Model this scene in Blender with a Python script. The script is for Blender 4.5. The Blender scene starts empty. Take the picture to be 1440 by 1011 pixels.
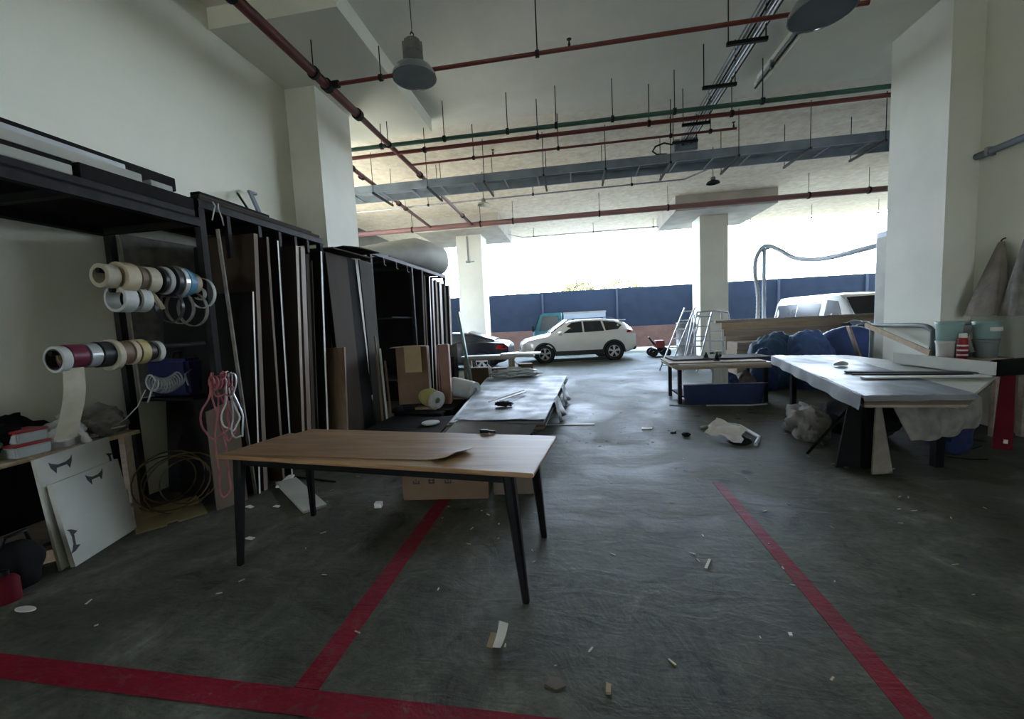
import bpy, bmesh, math, random
from mathutils import Vector, Matrix, Quaternion, noise
random.seed(7)
SC = bpy.context.scene
COL = SC.collection
PI = math.pi

# ------------------------------------------------------------------ mesh builder
class MB:
    def __init__(s): s.v = []; s.f = []
    def add(s, vs, fs):
        b = len(s.v); s.v += [Vector(v) for v in vs]; s.f += [[b+i for i in f] for f in fs]; return s
    def box(s, x0, x1, y0, y1, z0, z1, rz=0, bv=0.0):
        c = Vector(((x0+x1)/2, (y0+y1)/2, (z0+z1)/2)); h = Vector(((x1-x0)/2, (y1-y0)/2, (z1-z0)/2))
        return s.obox(c, h, Matrix.Rotation(rz, 3, 'Z'), bv)
    def obox(s, c, h, R=None, bv=0.0):
        R = R or Matrix.Identity(3); c = Vector(c)
        if bv <= 0:
            vs = [c + R @ Vector((sx*h[0], sy*h[1], sz*h[2])) for sx in (-1, 1) for sy in (-1, 1) for sz in (-1, 1)]
            return s.add(vs, [(0,1,3,2),(4,6,7,5),(0,4,5,1),(2,3,7,6),(0,2,6,4),(1,5,7,3)])
        bm = bmesh.new(); bmesh.ops.create_cube(bm, size=2.0)
        for v in bm.verts: v.co = Vector((v.co.x*h[0], v.co.y*h[1], v.co.z*h[2]))
        bmesh.ops.bevel(bm, geom=list(bm.edges), offset=bv, segments=2, affect='EDGES', clamp_overlap=True)
        s.frombm(bm, R, c); bm.free(); return s
    def frombm(s, bm, R=None, c=None):
        bm.verts.index_update(); R = R or Matrix.Identity(3); c = Vector(c or (0,0,0))
        return s.add([c + R @ v.co for v in bm.verts], [[v.index for v in f.verts] for f in bm.faces])
    def bar(s, p, q, w, h, up=(0,0,1), bv=0.0):
        p = Vector(p); q = Vector(q); d = (q-p); L = d.length; d.normalize()
        u = Vector(up)
        if abs(d.dot(u)) > .98: u = Vector((0,1,0))
        side = d.cross(u).normalized(); u2 = side.cross(d).normalized()
        R = Matrix((side, d, u2)).transposed()
        return s.obox((p+q)/2, (w/2, L/2, h/2), R, bv)
    def tube(s, pts, r, n=10, closed=False, caps=True):
        pts = [Vector(p) for p in pts]; N = len(pts)
        rr = r if isinstance(r, (list, tuple)) else [r]*N
        t0 = (pts[1]-pts[0]).normalized()
        a = Vector((0,0,1)) if abs(t0.z) < .9 else Vector((1,0,0))
        nrm = (a - t0*a.dot(t0)).normalized()
        vs = []; fs = []; prev = t0
        for i, p in enumerate(pts):
            if closed: t = (pts[(i+1) % N]-pts[i-1])
            elif i == 0: t = pts[1]-pts[0]
            elif i == N-1: t = pts[-1]-pts[-2]
            else: t = (pts[i+1]-pts[i]).normalized()+(pts[i]-pts[i-1]).normalized()
            t = t.normalized() if t.length > 1e-9 else prev
            ax = prev.cross(t)
            if ax.length > 1e-6:
                nrm = Quaternion(ax.normalized(), prev.angle(t)) @ nrm
            prev = t; b = t.cross(nrm).normalized()
            for k in range(n):
                an = 2*PI*k/n; vs.append(p + (nrm*math.cos(an)+b*math.sin(an))*rr[i])
        M = N if closed else N-1
        for i in range(M):
            j = (i+1) % N
            for k in range(n):
                k2 = (k+1) % n; fs.append((i*n+k, i*n+k2, j*n+k2, j*n+k))
        if not closed and caps:
            fs.append(tuple(range(n-1, -1, -1))); fs.append(tuple((N-1)*n+k for k in range(n)))
        return s.add(vs, fs)
    def cyl(s, p, q, r, n=16): return s.tube([p, q], r, n)
    def lathe(s, prof, c=(0,0,0), axis=(0,0,1), n=28, closed=False):
        ax = Vector(axis).normalized(); a = Vector((1,0,0)) if abs(ax.x) < .9 else Vector((0,1,0))
        u = (a-ax*a.dot(ax)).normalized(); w = ax.cross(u); c = Vector(c); vs = []; fs = []
        for (r, z) in prof:
            r = max(r, 1e-4)
            for k in range(n):
                an = 2*PI*k/n; vs.append(c + ax*z + (u*math.cos(an)+w*math.sin(an))*r)
        P = len(prof); M = P if closed else P-1
        for i in range(M):
            j = (i+1) % P
            for k in range(n):
                k2 = (k+1) % n; fs.append((i*n+k, i*n+k2, j*n+k2, j*n+k))
        if not closed:
            fs.append(tuple(range(n-1, -1, -1))); fs.append(tuple((P-1)*n+k for k in range(n)))
        return s.add(vs, fs)
    def ring(s, c, axis, ro, ri, w, n=28, b=.003):
        h = w/2
        return s.lathe([(ri,-h),(ro-b,-h),(ro,-h+b),(ro,h-b),(ro-b,h),(ri,h)], c, axis, n, closed=True)
    def prism(s, poly, o, U, V, T):
        """polygon (u,v) in plane o+uU+vV, extruded along the vector T"""
        o = Vector(o); U = Vector(U); V = Vector(V); T = Vector(T); n = len(poly)
        a = [o+U*p[0]+V*p[1] for p in poly]; b = [x+T for x in a]
        fs = [tuple(range(n-1,-1,-1)), tuple(range(n, 2*n))]
        fs += [(i, (i+1) % n, n+(i+1) % n, n+i) for i in range(n)]
        return s.add(a+b, fs)
    def sheet(s, c4, th, nx=8, ny=8, fn=None):
        """bilinear sheet over four corners (a,b,c,d in order), displaced by fn(u,v)->Vector, thickness th"""
        a, b, c, d = [Vector(x) for x in c4]; top = []; 
        nn = (b-a).cross(d-a).normalized()
        for j in range(ny+1):
            for i in range(nx+1):
                u = i/nx; v = j/ny
                p = a*(1-u)*(1-v)+b*u*(1-v)+c*u*v+d*(1-u)*v
                if fn: p = p + Vector(fn(u, v))
                top.append(p)
        bot = [p - nn*th for p in top]; W = nx+1; o = len(top); fs = []
        for j in range(ny):
            for i in range(nx):
                k = j*W+i; fs.append((k, k+1, k+W+1, k+W)); fs.append((o+k, o+k+W, o+k+W+1, o+k+1))
        rim = [i for i in range(W)]+[j*W+nx for j in range(1, ny+1)]+[ny*W+i for i in range(nx-1, -1, -1)]+[j*W for j in range(ny-1, 0, -1)]
        for q in range(len(rim)):
            x = rim[q]; y = rim[(q+1) % len(rim)]; fs.append((x, o+x, o+y, y))
        return s.add(top+bot, fs)
    def loft(s, rings, cap=True):
        n = len(rings[0]); vs = [p for r in rings for p in r]; fs = []
        for i in range(len(rings)-1):
            for k in range(n):
                k2 = (k+1) % n; fs.append((i*n+k, i*n+k2, (i+1)*n+k2, (i+1)*n+k))
        if cap: fs.append(tuple(range(n-1,-1,-1))); fs.append(tuple((len(rings)-1)*n+k for k in range(n)))
        return s.add(vs, fs)
    def blob(s, c, r, seed=0, amp=.25, sub=4, freq=1.6, flat=None, crease=0):
        bm = bmesh.new(); bmesh.ops.create_icosphere(bm, subdivisions=sub, radius=1.0)
        for v in bm.verts:
            d = v.co.normalized(); nz = noise.noise(d*freq+Vector((seed*3.1, seed, 0)))
            m = 1+amp*nz
            if crease: m += crease*abs(noise.noise(d*freq*2.7+Vector((0, seed*2.3, 5))))
            v.co = Vector((d.x*r[0]*m, d.y*r[1]*m, d.z*r[2]*m))
            if flat is not None and v.co.z + c[2] < flat: v.co.z = flat-c[2]
        s.frombm(bm, None, c); bm.free(); return s
    def xform(s, M):
        s.v = [M @ v for v in s.v]; return s
    def mesh(s, name, o, mat):
        me = bpy.data.meshes.new(name)
        me.from_pydata([v-o for v in s.v], [], s.f); me.validate(); 
        bm = bmesh.new(); bm.from_mesh(me); bmesh.ops.recalc_face_normals(bm, faces=bm.faces); bm.to_mesh(me); bm.free()
        me.materials.append(mat); me.shade_smooth(); me.set_sharp_from_angle(angle=math.radians(38)); me.update()
        return me

class P:
    """one part: name, mesh, material, its sub-parts and an optional label"""
    def __init__(s, name, mb, mat, subs=(), label=None, stuff=False):
        s.name = name; s.mb = mb; s.mat = mat; s.subs = list(subs); s.label = label; s.stuff = stuff

def _allv(parts):
    for p in parts:
        for v in p.mb.v: yield v
        yield from _allv(p.subs)

def T(name, label, cat, parts, group=None, kind=None):
    vs = list(_allv(parts))
    lo = Vector((min(v.x for v in vs), min(v.y for v in vs), min(v.z for v in vs)))
    hi = Vector((max(v.x for v in vs), max(v.y for v in vs), 0))
    o = Vector(((lo.x+hi.x)/2, (lo.y+hi.y)/2, lo.z))
    def mk(p, par, off):
        ob = bpy.data.objects.new(p.name, p.mb.mesh(p.name, o, p.mat)); COL.objects.link(ob)
        if par: ob.parent = par
        if p.label: ob['label'] = p.label
        if p.stuff: ob['kind'] = 'stuff'
        for q in p.subs: mk(q, ob, off)
        return ob
    if len(parts) == 1 and not parts[0].subs:
        p = parts[0]; root = bpy.data.objects.new(name, p.mb.mesh(name, o, p.mat)); COL.objects.link(root)
    else:
        root = bpy.data.objects.new(name, None); root.empty_display_size = .1; COL.objects.link(root)
        for p in parts: mk(p, root, o)
    root.location = o
    if label: root['label'] = label
    if cat: root['category'] = cat
    if group: root['group'] = group
    if kind: root['kind'] = kind
    return root

def structure(name, mb, mat, label=None):
    r = T(name, label, None, [P(name, mb, mat)]); r['kind'] = 'structure'; return r

def dup(root, move=(0,0,0), rz=0, label=None, group=None, scale=None):
    def cp(o, par):
        c = o.copy(); COL.objects.link(c)
        if par: c.parent = par
        for ch in o.children: cp(ch, c)
        return c
    r = cp(root, None); r.location = root.location + Vector(move); r.rotation_euler.z = root.rotation_euler.z + rz
    if scale: r.scale = scale
    if label: r['label'] = label
    if group: r['group'] = group
    return r

# ------------------------------------------------------------------ materials
def mat(name, c1, c2=None, scale=4.0, rough=.6, metal=0.0, bump=0.0, bscale=40.0, stretch=(1,1,1), detail=4.0, spec=.25,
        lo=.35, hi=.65, rvar=0.0, trans=0.0, alpha=1.0, coat=0.0):
    m = bpy.data.materials.new(name); m.use_nodes = True; nt = m.node_tree; N = nt.nodes; L = nt.links
    b = N['Principled BSDF']; c1 = (*c1, 1); c2 = (*c2, 1) if c2 else None
    b.inputs['Roughness'].default_value = rough; b.inputs['Metallic'].default_value = metal
    b.inputs['Specular IOR Level'].default_value = spec
    if trans: b.inputs['Transmission Weight'].default_value = trans
    if alpha < 1: b.inputs['Alpha'].default_value = alpha
    if coat: b.inputs['Coat Weight'].default_value = coat
    tc = N.new('ShaderNodeTexCoord'); mp = N.new('ShaderNodeMapping'); L.new(tc.outputs['Object'], mp.inputs['Vector'])
    mp.inputs['Scale'].default_value = stretch
    nz = N.new('ShaderNodeTexNoise'); nz.inputs['Scale'].default_value = scale; nz.inputs['Detail'].default_value = detail
    L.new(mp.outputs['Vector'], nz.inputs['Vector'])
    cr = N.new('ShaderNodeValToRGB'); cr.color_ramp.elements[0].position = lo; cr.color_ramp.elements[1].position = hi
    cr.color_ramp.elements[0].color = c1; cr.color_ramp.elements[1].color = c2 or tuple(x*.86 for x in c1[:3])+(1,)
    L.new(nz.outputs['Fac'], cr.inputs['Fac']); L.new(cr.outputs['Color'], b.inputs['Base Color'])
    if rvar:
        mr = N.new('ShaderNodeMapRange'); mr.inputs['To Min'].default_value = max(.02, rough-rvar); mr.inputs['To Max'].default_value = rough+rvar
        mr.inputs['From Min'].default_value = .3; mr.inputs['From Max'].default_value = .7
        L.new(nz.outputs['Fac'], mr.inputs['Value']); L.new(mr.outputs['Result'], b.inputs['Roughness'])
    if bump:
        n2 = N.new('ShaderNodeTexNoise'); n2.inputs['Scale'].default_value = bscale; n2.inputs['Detail'].default_value = 5
        L.new(mp.outputs['Vector'], n2.inputs['Vector'])
        bp = N.new('ShaderNodeBump'); bp.inputs['Strength'].default_value = bump; bp.inputs['Distance'].default_value = .02
        L.new(n2.outputs['Fac'], bp.inputs['Height']); L.new(bp.outputs['Normal'], b.inputs['Normal'])
    return m

def node_mat(name):
    m = bpy.data.materials.new(name); m.use_nodes = True
    return m, m.node_tree, m.node_tree.nodes, m.node_tree.links, m.node_tree.nodes['Principled BSDF']

def noise_node(N, L, vec, scale, detail=5, rough=.55, dist=0.0):
    n = N.new('ShaderNodeTexNoise'); n.inputs['Scale'].default_value = scale; n.inputs['Detail'].default_value = detail
    n.inputs['Roughness'].default_value = rough; n.inputs['Distortion'].default_value = dist
    L.new(vec, n.inputs['Vector']); return n.outputs['Fac']
def ramp(N, L, fac, stops):
    r = N.new('ShaderNodeValToRGB'); e = r.color_ramp.elements
    while len(e) < len(stops): e.new(.5)
    for i, (p, c) in enumerate(stops): e[i].position = p; e[i].color = (*c, 1) if len(c) == 3 else c
    L.new(fac, r.inputs['Fac']); return r.outputs['Color']
def mixc(N, L, fac, a, b, mode='MIX'):
    m = N.new('ShaderNodeMix'); m.data_type = 'RGBA'; m.blend_type = mode
    if isinstance(fac, (int, float)): m.inputs[0].default_value = fac
    else: L.new(fac, m.inputs[0])
    for i, x in ((6, a), (7, b)):
        if isinstance(x, tuple): m.inputs[i].default_value = (*x, 1)
        else: L.new(x, m.inputs[i])
    return m.outputs[2]
def mrange(N, L, v, a, b, c, d):
    m = N.new('ShaderNodeMapRange'); L.new(v, m.inputs['Value'])
    for k, x in zip(('From Min','From Max','To Min','To Max'), (a, b, c, d)): m.inputs[k].default_value = x
    return m.outputs['Result']

def concrete_floor(name, red=False):
    m, nt, N, L, b = node_mat(name)
    tc = N.new('ShaderNodeTexCoord'); mp = N.new('ShaderNodeMapping'); L.new(tc.outputs['Object'], mp.inputs['Vector'])
    geo = N.new('ShaderNodeNewGeometry'); pos = geo.outputs['Position']
    big = noise_node(N, L, pos, .8, 7, .68, 1.2); mid = noise_node(N, L, pos, 2.6, 7, .7, .9); fine = noise_node(N, L, pos, 26, 5, .7)
    base = ramp(N, L, big, [(.3, (.040,.043,.031)), (.5, (.076,.079,.061)), (.68, (.13,.13,.108))])
    st = ramp(N, L, mid, [(.30, (.22,.22,.21)), (.41, (.72,.72,.70)), (.56, (1,1,1)), (.66, (1.35,1.35,1.3)), (.76, (2.1,2.1,2.0))])
    col = mixc(N, L, 1.0, base, st, 'MULTIPLY')
    fi = ramp(N, L, fine, [(.32, (.7,.7,.7)), (.5, (1,1,1)), (.72, (1.12,1.12,1.12))])
    col = mixc(N, L, .8, col, fi, 'MULTIPLY')
    # dark oil spots
    vo = N.new('ShaderNodeTexVoronoi'); vo.inputs['Scale'].default_value = 1.9; L.new(pos, vo.inputs['Vector'])
    wob = N.new('ShaderNodeMath'); wob.operation = 'MULTIPLY_ADD'; L.new(mid, wob.inputs[0]); wob.inputs[1].default_value = -.22; L.new(vo.outputs['Distance'], wob.inputs[2])
    spot = mrange(N, L, wob.outputs[0], -.02, .03, 1, 0)
    col = mixc(N, L, spot, col, (.022,.022,.02))
    if red:
        wear = mrange(N, L, noise_node(N, L, pos, 14, 6, .75, .3), .54, .72, 0, .75)
        r_ = ramp(N, L, mid, [(.3, (.13,.006,.014)), (.7, (.19,.011,.024))])
        col = mixc(N, L, wear, r_, col)
    L.new(col, b.inputs['Base Color'])
    rg = mrange(N, L, big, .32, .7, .45, .80); rg2 = N.new('ShaderNodeMath'); rg2.operation = 'MULTIPLY_ADD'
    L.new(mid, rg2.inputs[0]); rg2.inputs[1].default_value = .25; L.new(rg, rg2.inputs[2]); 
    rg3 = N.new('ShaderNodeMath'); rg3.operation = 'SUBTRACT'; L.new(rg2.outputs[0], rg3.inputs[0]); rg3.inputs[1].default_value = .12
    L.new(rg3.outputs[0], b.inputs['Roughness']); b.inputs['Specular IOR Level'].default_value = .08
    ms = N.new('ShaderNodeMapping'); ms.inputs['Scale'].default_value = (2.6, 7.5, 1); ms.inputs['Rotation'].default_value = (0, 0, .25); L.new(pos, ms.inputs['Vector'])
    streak = noise_node(N, L, ms.outputs['Vector'], 1.0, 4, .6, .8)
    sm = N.new('ShaderNodeMath'); sm.operation = 'MULTIPLY_ADD'; L.new(streak, sm.inputs[0]); sm.inputs[1].default_value = 1.1; fs = N.new('ShaderNodeMath'); fs.operation = 'MULTIPLY'; L.new(fine, fs.inputs[0]); fs.inputs[1].default_value = .3; L.new(fs.outputs[0], sm.inputs[2])
    hb = N.new('ShaderNodeMath'); hb.operation = 'ADD'; L.new(mid, hb.inputs[0]); L.new(sm.outputs[0], hb.inputs[1])
    bp = N.new('ShaderNodeBump'); bp.inputs['Strength'].default_value = .30; bp.inputs['Distance'].default_value = .02
    L.new(hb.outputs[0], bp.inputs['Height']); L.new(bp.outputs['Normal'], b.inputs['Normal'])
    return m

def ceiling_mat():
    m, nt, N, L, b = node_mat('ceiling_concrete')
    geo = N.new('ShaderNodeNewGeometry'); pos = geo.outputs['Position']; sx = N.new('ShaderNodeSeparateXYZ'); L.new(pos, sx.inputs[0])
    a = noise_node(N, L, pos, .8, 6, .6, .5); c = noise_node(N, L, pos, 5, 6, .7, .5)
    paint = ramp(N, L, a, [(.3, (.68,.68,.62)), (.7, (.80,.80,.73))])
    raw = ramp(N, L, c, [(.28, (.56,.48,.38)), (.5, (.72,.64,.52)), (.63, (.80,.73,.62)), (.78, (.88,.84,.76))])
    edge = N.new('ShaderNodeMath'); edge.operation = 'MULTIPLY_ADD'; L.new(a, edge.inputs[0]); edge.inputs[1].default_value = 1.4; L.new(sx.outputs['Y'], edge.inputs[2])
    f = mrange(N, L, edge.outputs[0], 8.9, 9.7, 0, 1)
    col = mixc(N, L, f, paint, raw); L.new(col, b.inputs['Base Color']); b.inputs['Roughness'].default_value = .85; b.inputs['Specular IOR Level'].default_value = .10
    bp = N.new('ShaderNodeBump'); bp.inputs['Strength'].default_value = .25; bp.inputs['Distance'].default_value = .02
    L.new(c, bp.inputs['Height']); L.new(bp.outputs['Normal'], b.inputs['Normal'])
    return m

def wood(name, c1, c2, c3, axis='X', scale=1.0, rough=.35, spec=.18):
    m, nt, N, L, b = node_mat(name)
    tc = N.new('ShaderNodeTexCoord'); mp = N.new('ShaderNodeMapping'); L.new(tc.outputs['Object'], mp.inputs['Vector'])
    s = {'X': (.5, 7, 7), 'Y': (7, .5, 7), 'Z': (7, 7, .5)}[axis]; mp.inputs['Scale'].default_value = [k*scale for k in s]
    v = mp.outputs['Vector']; a = noise_node(N, L, v, 1.6, 6, .6, .8); g = noise_node(N, L, v, 9, 4, .6, .2)
    col = ramp(N, L, a, [(.3, c1), (.5, c2), (.7, c3)])
    gr = ramp(N, L, g, [(.35, (.82,.82,.82)), (.6, (1.05,1.05,1.05))])
    col = mixc(N, L, .7, col, gr, 'MULTIPLY'); L.new(col, b.inputs['Base Color'])
    b.inputs['Roughness'].default_value = rough; b.inputs['Specular IOR Level'].default_value = spec
    bp = N.new('ShaderNodeBump'); bp.inputs['Strength'].default_value = .08; bp.inputs['Distance'].default_value = .005
    L.new(g, bp.inputs['Height']); L.new(bp.outputs['Normal'], b.inputs['Normal'])
    return m

M = {}
M['floor'] = concrete_floor('concrete_floor'); M['redline'] = concrete_floor('red_floor_paint', True)
M['ceiling'] = ceiling_mat()
M['wall'] = mat('white_wall_paint', (.80,.80,.69), (.73,.73,.63), .7, .8, bump=.05, spec=.08)
M['column'] = mat('column_paint', (.72,.72,.64), (.64,.64,.57), 1.1, .75, bump=.04, spec=.08)
M['brick'] = mat('orange_wall', (.11,.062,.048), (.135,.08,.064), 3, .8, spec=.05)
M['fence'] = mat('grey_blue_fence', (.023,.030,.044), (.019,.025,.037), 2, .7, spec=.05)
M['fence_post'] = mat('fence_post', (.04,.05,.07), None, 2, .5)
M['red_pipe'] = mat('red_pipe_paint', (.12,.022,.016), (.095,.018,.014), 5, .45, spec=.3)
M['green_pipe'] = mat('green_pipe_paint', (.030,.085,.062), (.024,.066,.05), 5, .5, spec=.3)
M['galv'] = mat('galvanised_steel', (.35,.37,.39), (.25,.27,.29), 12, .4, .8)
M['dark_steel'] = mat('dark_steel', (.012,.012,.012), (.02,.02,.019), 9, .6, .0, spec=.1)
M['black'] = mat('black_paint', (.004,.004,.004), (.006,.006,.006), 8, .45, spec=.15)
M['blackmatt'] = mat('matt_black', (.007,.007,.007), None, 6, .85, spec=.1)
M['tray'] = mat('cable_tray_paint', (.20,.235,.28), (.14,.165,.20), 3, .5)
M['lamp_grey'] = mat('lamp_housing', (.18,.19,.18), (.13,.14,.13), 8, .5, .4)
M['lamp_refl'] = mat('lamp_reflector', (.42,.46,.48), (.34,.38,.40), 4, .22, .85)
M['oak'] = wood('oak_table_top', (.17,.095,.045), (.24,.14,.07), (.31,.195,.105), 'X', 1.0, .5, .25)
M['oak2'] = wood('veneer_sheet', (.15,.082,.038), (.215,.122,.06), (.28,.17,.09), 'X', 1.3, .42, .35)
M['white_lam'] = mat('white_laminate', (.40,.40,.35), (.33,.33,.29), 2.5, .6, spec=.15)
M['white_plastic'] = mat('white_plastic_film', (.185,.205,.225), (.115,.13,.142), 3, .45, bump=.6, bscale=5, stretch=(1,.4,1), rvar=.1, spec=.03)
M['film'] = mat('dusty_plastic_film', (.17,.175,.18), (.10,.105,.11), 2.5, .4, bump=.8, bscale=4, stretch=(1,.5,1), rvar=.12, spec=.3)
M['card'] = mat('cardboard', (.15,.098,.06), (.12,.078,.048), 4, .85, spec=.2)
M['card2'] = mat('pale_cardboard', (.30,.23,.13), (.25,.19,.11), 4, .8, spec=.2)
M['card3'] = mat('brown_board', (.13,.098,.07), (.10,.075,.055), 3, .7, spec=.2, stretch=(1,1,.3))
M['mdf'] = mat('dark_brown_board', (.048,.036,.027), (.035,.026,.019), 3, .75, spec=.05, stretch=(1,1,.3))
M['greyboard'] = mat('grey_board', (.065,.062,.052), (.05,.048,.04), 2, .8, spec=.04)
M['charcoal'] = mat('charcoal_board', (.010,.010,.010), (.015,.014,.013), 2.5, .75, spec=.04)
M['tan_edge'] = mat('tan_edged_board', (.22,.16,.095), (.16,.115,.07), 3, .55, spec=.3, stretch=(1,1,.2))
M['white_edge'] = mat('white_edged_board', (.62,.60,.55), (.52,.50,.46), 3, .5, stretch=(1,1,.2))
M['brown_wood'] = wood('brown_panel', (.10,.062,.036), (.145,.092,.055), (.18,.12,.075), 'Z', 1.0, .5)
M['pine'] = wood('pale_timber', (.30,.22,.14), (.38,.29,.19), (.45,.35,.24), 'X', 1.0, .65)
M['old_timber'] = wood('weathered_timber', (.24,.19,.145), (.30,.24,.185), (.36,.29,.23), 'X', 1.0, .75)
M['cream'] = mat('cream_tape', (.42,.39,.29), (.35,.32,.24), 12, .45)
M['tan'] = mat('tan_tape', (.42,.35,.25), (.36,.30,.21), 12, .5)
M['brown_tape'] = mat('brown_tape', (.16,.105,.065), (.11,.075,.05), 14, .5)
M['white_tape'] = mat('white_tape', (.46,.48,.45), (.38,.40,.38), 12, .45)
M['silver'] = mat('silver_tape', (.55,.58,.6), (.42,.45,.47), 10, .25, .4)
M['blue_tape'] = mat('blue_tape', (.06,.19,.30), (.10,.27,.38), 14, .4)
M['black_tape'] = mat('black_tape', (.022,.022,.024), (.03,.03,.03), 12, .35)
M['wine'] = mat('wine_tape', (.13,.02,.04), (.09,.015,.03), 12, .35)
M['yellow_tape'] = mat('yellow_tape', (.40,.33,.15), (.33,.27,.12), 12, .5)
M['core'] = mat('card_core', (.30,.23,.15), None, 12, .8)
M['pink'] = mat('pink_hose', (.20,.035,.055), (.30,.11,.12), 6, .5, spec=.3)
M['hose_y'] = mat('yellow_hose', (.085,.062,.025), (.065,.047,.02), 6, .6, spec=.2)
M['navy'] = mat('navy_cloth', (.018,.026,.075), (.012,.018,.05), 5, .8)
M['tarp'] = mat('blue_tarpaulin', (.026,.045,.12), (.018,.032,.085), 4, .6, spec=.25, bump=.4, bscale=9)
M['tarp2'] = mat('light_blue_tarpaulin', (.045,.085,.20), (.032,.062,.15), 4, .5, spec=.3, bump=.4, bscale=9)
M['tarp3'] = mat('teal_tarpaulin', (.026,.065,.115), (.018,.048,.085), 4, .6, spec=.25, bump=.4, bscale=9)
M['red_plastic'] = mat('red_plastic', (.26,.012,.018), (.20,.010,.015), 5, .4)
M['green_plastic'] = mat('green_plastic', (.05,.30,.07), (.04,.24,.055), 5, .35)
M['clear_plastic'] = mat('milky_plastic', (.50,.54,.53), (.40,.43,.42), 4, .25, trans=.15)
M['rag'] = mat('dusty_rag', (.20,.19,.17), (.12,.115,.10), 9, .9, bump=.5, bscale=12)
M['sack'] = mat('brown_sack', (.20,.175,.145), (.14,.125,.105), 6, .9, bump=.5, bscale=30)
M['sack_w'] = mat('white_sack', (.55,.56,.55), (.46,.47,.46), 4, .6, bump=.3, bscale=12)
M['carwhite'] = mat('white_car_paint', (.70,.70,.67), (.66,.66,.63), 1, .25, coat=.6)
M['carblack'] = mat('dark_car_paint', (.006,.008,.013), None, 1, .3, spec=.3, coat=.3)
M['cladding'] = mat('grey_cladding', (.03,.032,.034), None, 6, .6)
M['glass'] = mat('dark_car_glass', (.022,.028,.032), None, 2, .22, spec=.2)
M['tyre'] = mat('tyre_rubber', (.016,.016,.017), (.022,.022,.022), 20, .8)
M['alloy'] = mat('alloy_wheel', (.55,.56,.57), (.48,.49,.5), 6, .3, .8)
M['taillight'] = mat('red_lamp_lens', (.32,.012,.015), None, 3, .2)
M['lens'] = mat('clear_lamp_lens', (.55,.58,.6), None, 3, .12)
M['teal'] = mat('teal_truck_paint', (.05,.17,.19), (.04,.14,.16), 2, .35)
M['alu'] = mat('aluminium', (.42,.43,.44), (.34,.35,.36), 8, .45, .4)
M['drum'] = mat('pale_green_bucket', (.22,.33,.31), (.18,.28,.26), 4, .45)
M['drum_w'] = mat('dusty_white_bucket', (.46,.46,.43), (.36,.36,.33), 4, .55)
M['grey_machine'] = mat('grey_machine_paint', (.17,.19,.19), (.13,.145,.145), 5, .5)
M['leaf'] = mat('pale_green_leaves', (.050,.056,.018), (.038,.044,.014), 1.2, .6)
M['bark'] = mat('bark', (.10,.075,.05), None, 5, .9)
M['label_white'] = mat('white_sticker', (.7,.7,.68), None, 5, .5)
M['ink'] = mat('printed_black', (.02,.02,.022), None, 5, .6)
M['plank_red'] = mat('red_painted_plank', (.085,.004,.009), (.06,.003,.007), 4, .7, spec=.1)
M['duct'] = mat('grey_blue_hose', (.58,.64,.70), (.50,.56,.62), 8, .6)
M['cabinet_blue'] = mat('pale_blue_cabinet', (.42,.50,.60), (.38,.45,.54), 2, .45)
M['paper'] = mat('waste_paper', (.62,.60,.55), (.5,.48,.44), 9, .7)

# ------------------------------------------------------------------ setting
ZC = 5.55
YB = -16.0
SKY, SUN, EXPO = 24.0, 160.0, 0.38
XL, XR = -4.3, 5.0
structure('floor', MB().box(-90, 90, -60, 150, -.2, 0), M['floor'])
structure('ceiling', MB().box(-8.45, 18, YB, 20.0, ZC, ZC+.35), M['ceiling'])
structure('wall_left', MB().box(XL-.25, XL, YB, 7.05, 0, ZC), M['wall'])
structure('wall_right', MB().box(XR, XR+.25, YB, 7.0, 0, ZC), M['wall'])
structure('wall_rear', MB().box(-32, 18, 22.0, 22.3, 0, 1.07), M['brick'])
# columns and the thickened slab panels over them
structure('column', MB().box(XL, -3.80, 6.10, 7.08, 0, 5.3), M['column'])
structure('column', MB().box(4.65, XR, 6.08, 7.06, 0, 5.3), M['column'])
structure('column', MB().box(-4.50, -3.50, 16.0, 17.0, 0, 5.05), M['column'])
structure('column', MB().box(4.56, 5.52, 16.0, 17.0, 0, 5.05), M['column'])
structure('column', MB().box(13.4, 14.4, 16.0, 17.0, 0, 5.05), M['column'])
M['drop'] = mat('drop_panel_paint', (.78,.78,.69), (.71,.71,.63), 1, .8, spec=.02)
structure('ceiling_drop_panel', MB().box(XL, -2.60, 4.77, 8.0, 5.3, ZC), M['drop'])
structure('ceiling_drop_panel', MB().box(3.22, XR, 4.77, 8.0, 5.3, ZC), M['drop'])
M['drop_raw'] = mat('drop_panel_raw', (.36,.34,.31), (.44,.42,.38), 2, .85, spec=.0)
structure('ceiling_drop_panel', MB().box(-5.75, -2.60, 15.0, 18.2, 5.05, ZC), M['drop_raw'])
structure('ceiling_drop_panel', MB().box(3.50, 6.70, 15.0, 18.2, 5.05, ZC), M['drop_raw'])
# red bay lines painted on the floor
def line(pts):
    return MB().prism(pts, (0,0,.0005), (1,0,0), (0,1,0), (0,0,.0012))
structure('floor_line', line([(-1.275,1.4985),(-1.155,1.4965),(-1.155,3.75),(-1.275,3.75)]), M['redline'])
structure('floor_line', line([(1.17,1.2),(1.275,1.2),(1.285,3.85),(1.205,3.9)]), M['redline'])
structure('floor_line', line([(-4.2,1.55),(-4.2,1.42),(1.16,1.345),(1.16,1.452)]), M['redline'])

# perimeter fence
fp = [P('panel', MB().box(-32, 18, 22.05, 22.2, 1.074, 3.08), M['fence'])]
for k in range(9):
    x = -13.2+3.85*k
    fp.append(P('post', MB().box(x-.05, x+.05, 21.98, 22.05, 1.07, 3.1), M['fence_post']))
T('fence', 'tall grey-blue metal fence on the low orange wall at the back', 'fence', fp)

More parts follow.
